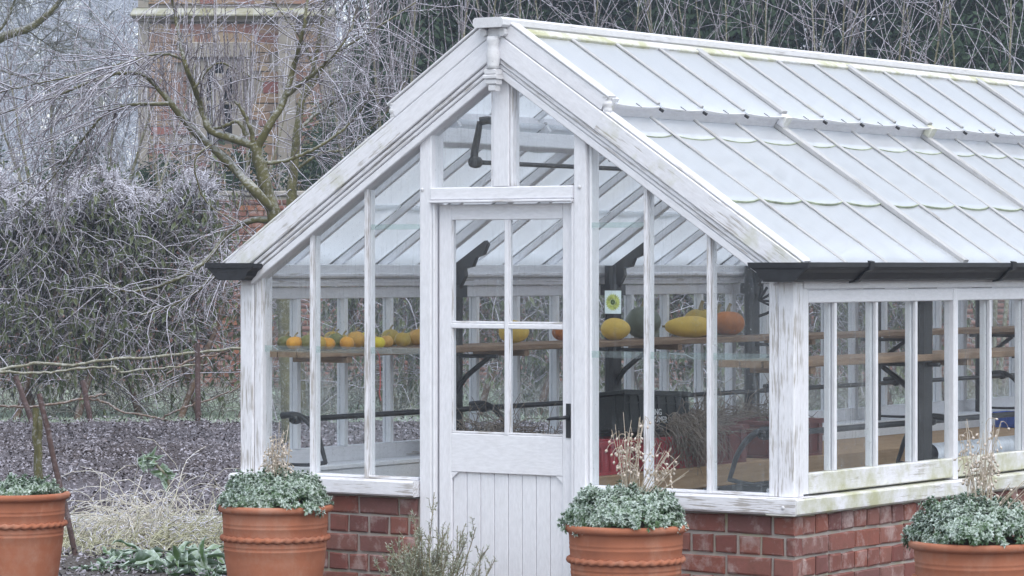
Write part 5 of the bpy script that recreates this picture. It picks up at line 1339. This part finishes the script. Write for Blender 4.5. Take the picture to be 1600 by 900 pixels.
# straw tuft
STRAW = frosted('straw', (.42, .36, .23), (.50, .45, .33), (.78, .78, .77), .40, .15, 30)
STRAWG = frosted('green_straw', (.34, .33, .15), (.44, .42, .24), (.70, .71, .66), .25, .15, 30)
def tuft(px, Z, n, L, label, mat, seed, lean=(-.6, 0), name='straw_tuft', spread=.20, fz=1400, droop=-1.9):
    base = G(px, Z); t = empty(name, base); tag(t, label, 'plant', 'frosted tufts beside the pots'); r = np.random.default_rng(seed)
    q = r.normal(0, 1, (n, 2)); st = np.stack([RT.x * q[:, 0] * spread + FW.x * q[:, 1] * .12, RT.y * q[:, 0] * spread + FW.y * q[:, 1] * .12, np.zeros(n)], 1)
    d = rdir(n, r) * .55 + [0, 0, 1]; d += np.array([RT.x, RT.y, 0]) * lean[0]
    cr = np.array([RT.x * lean[0], RT.y * lean[0], droop])
    p = sprout(st, d, r.uniform(.5, 1.15, n) * L, 9, cr, .55, r)
    p[:, :, 2] = np.maximum(p[:, :, 2], .012)
    obj('blades', mesh_np('blades', *tubes_np(p, taper(n, 9, .0034, .0016), 3), True, mat), None, t)['kind'] = 'stuff'
    if fz:
        b, tg, _, _ = along(p, fz, .45, 1, r); s = sprout(b, tg * .5 + rdir(fz, r), r.uniform(.02, .07, fz), 4, (0, 0, -.3), .5, r)
        obj('seed_heads', mesh_np('seed_heads', *tubes_np(s, taper(fz, 4, .0034, .0022), 3), True, PALETWIG), None, t)['kind'] = 'stuff'
tuft(246, 19.4, 1500, .72, 'big straw coloured grass tuft flopping left, furred with frost', STRAW, 1, (-.35, 0), fz=5000, droop=-3.4)
tuft(285, 19.0, 300, .46, 'yellowish grass tuft leaning right beside the big straw tuft', STRAWG, 2, (.5, 0), fz=500)
tuft(118, 19.2, 420, .26, 'low pale green feathery tuft behind the leftmost pot', STRAWG, 3, (.1, 0), spread=.16, fz=200)
tuft(170, 18.9, 300, .20, 'small feathery yellow green tuft left of the broad frosted leaves', STRAWG, 4, (.2, 0), spread=.12, fz=120)
# broad frosted leaves
BROAD = frosted('frosted_broad_leaf', (.075, .14, .055), (.14, .22, .09), (.62, .72, .68), .10, .22, 26, .8, False, .2, .8)
def broad_mesh(r, n, L, Wd, flop):
    """long wavy leaves as ribbons of 8 cross rows x 4 columns"""
    a = r.uniform(0, 6.28, n); V, T = [], []
    d0 = np.stack([np.cos(a), np.sin(a), r.uniform(.5, 1.3, n)], 1)
    mid = sprout(r.normal(0, .05, (n, 3)) * [1, 1, 0], d0, r.uniform(.45, 1.1, n) * L, 9, (0, 0, -flop), .5, r); mid[:, :, 2] = np.maximum(mid[:, :, 2], .015 + .02 * r.uniform(0, 1, (n, 1)))
    prof = np.array([.25, .55, .85, 1, 1, .92, .75, .45, .05])
    tg = nrm(np.gradient(mid, axis=1)); s = nrm(np.cross(tg, np.array([0, 0, 1.]))); u = np.cross(s, tg)
    w = prof[None, :] * r.uniform(.7, 1.2, n)[:, None] * Wd
    rows = []
    for c, lift in ((-.5, .30), (-.25, .05), (.0, -.06), (.25, .05), (.5, .30)):
        wav = r.normal(0, .22, (n, 9)) * (abs(c) > .4) + r.normal(0, .07, (n, 9))
        rows.append(mid + s * (w * c)[..., None] + u * (w * (lift + wav))[..., None])
    G_ = np.stack(rows, 2)                      # n,9,5,3
    V = G_.reshape(-1, 3); i = np.arange(n)[:, None, None] * 45 + np.arange(8)[None, :, None] * 5 + np.arange(4)[None, None, :]
    i = i.reshape(-1); T = np.stack([i, i + 1, i + 6, i + 5], 1)
    return V, T
def broad(px, Z, n, L, Wd, label, seed, flop=1.6, name='broad_leaved_plant'):
    t = empty(name, G(px, Z)); tag(t, label, 'plant', 'frosted broad leaved plants by the pots'); r = np.random.default_rng(seed)
    big = max(8, n // 3)
    for k in range(n):
        V, T = broad_mesh(r, 1, L, Wd, flop); obj('leaf', set_attr(mesh_np('leaf', V, T, True, BROAD), np.tile([1.1, .35, .25, .35, 1.1], 9)), None, t)
    return t
broad(272, 17.6, 52, .34, .058, 'rosette of wide frosted leaves left of the second pot', 1)
broad(215, 18.3, 34, .28, .05, 'wilted frosted rosette before the straw tuft', 2, 1.8)
broad(310, 18.2, 36, .30, .052, 'frosted leafy clump against the second pot', 3, 1.4)
broad(160, 17.7, 26, .18, .038, 'small flattened frosted rosette near the leftmost pot', 4, 2.0)
broad(330, 17.4, 30, .24, .05, 'low frosted rosette in the corner below the second pot', 5, 1.8)
# tall crinkled leaf standing up behind the tuft
t = empty('chard_plant', G(250, 20.2)); tag(t, 'tall crinkled green leaf stem drooping above the straw tuft', 'plant')
stem = limb_pts([(256, 850), (262, 790), (262, 750), (246, 728), (232, 716), (220, 722)], 20.2, 16, .002); o0 = np.array(G(250, 20.2))
obj('stem', mesh_np('stem', *(lambda a: (a[0] - o0, a[1]))(tubes_np([stem], taper(1, 16, .012, .006), 6)), True, OLIVE), None, t)
r = np.random.default_rng(12); b, tg, _, _ = along(stem[None], 46, .35, 1, r)
V, T = leaves_np(b - o0, rdir(46, r) * .8 + [0, 0, -.3], rdir(46, r), r.uniform(.04, .10, 46), r.uniform(.03, .055, 46), .3, .3); obj('crinkled_leaves', set_attr(mesh_np('crinkled_leaves', V, T, True, BROAD), np.tile([.3, 1, 1, 1, .3], 46)), None, t)
# ================================================================== MIST
hm, ht_ = newmat('mist'); k = NT(ht_)
pv = k.n('ShaderNodeVolumePrincipled'); pv.inputs['Color'].default_value = (.74, .83, 1.0, 1); pv.inputs['Density'].default_value = .0010; pv.inputs['Anisotropy'].default_value = .1
mo = k.n('ShaderNodeOutputMaterial'); k.l(pv.outputs[0], mo.inputs['Volume'])
hzme = mesh_np('haze', [(sx * 560, sy * 560, z) for z in (-1, 62) for sx, sy in ((-1, -1), (1, -1), (1, 1), (-1, 1))], [[3, 2, 1, 0], [4, 5, 6, 7], [0, 1, 5, 4], [1, 2, 6, 5], [2, 3, 7, 6], [3, 0, 4, 7]], False, hm)
tag(obj('haze', hzme), 'thin blue winter mist filling the air', 'haze', kind='stuff')
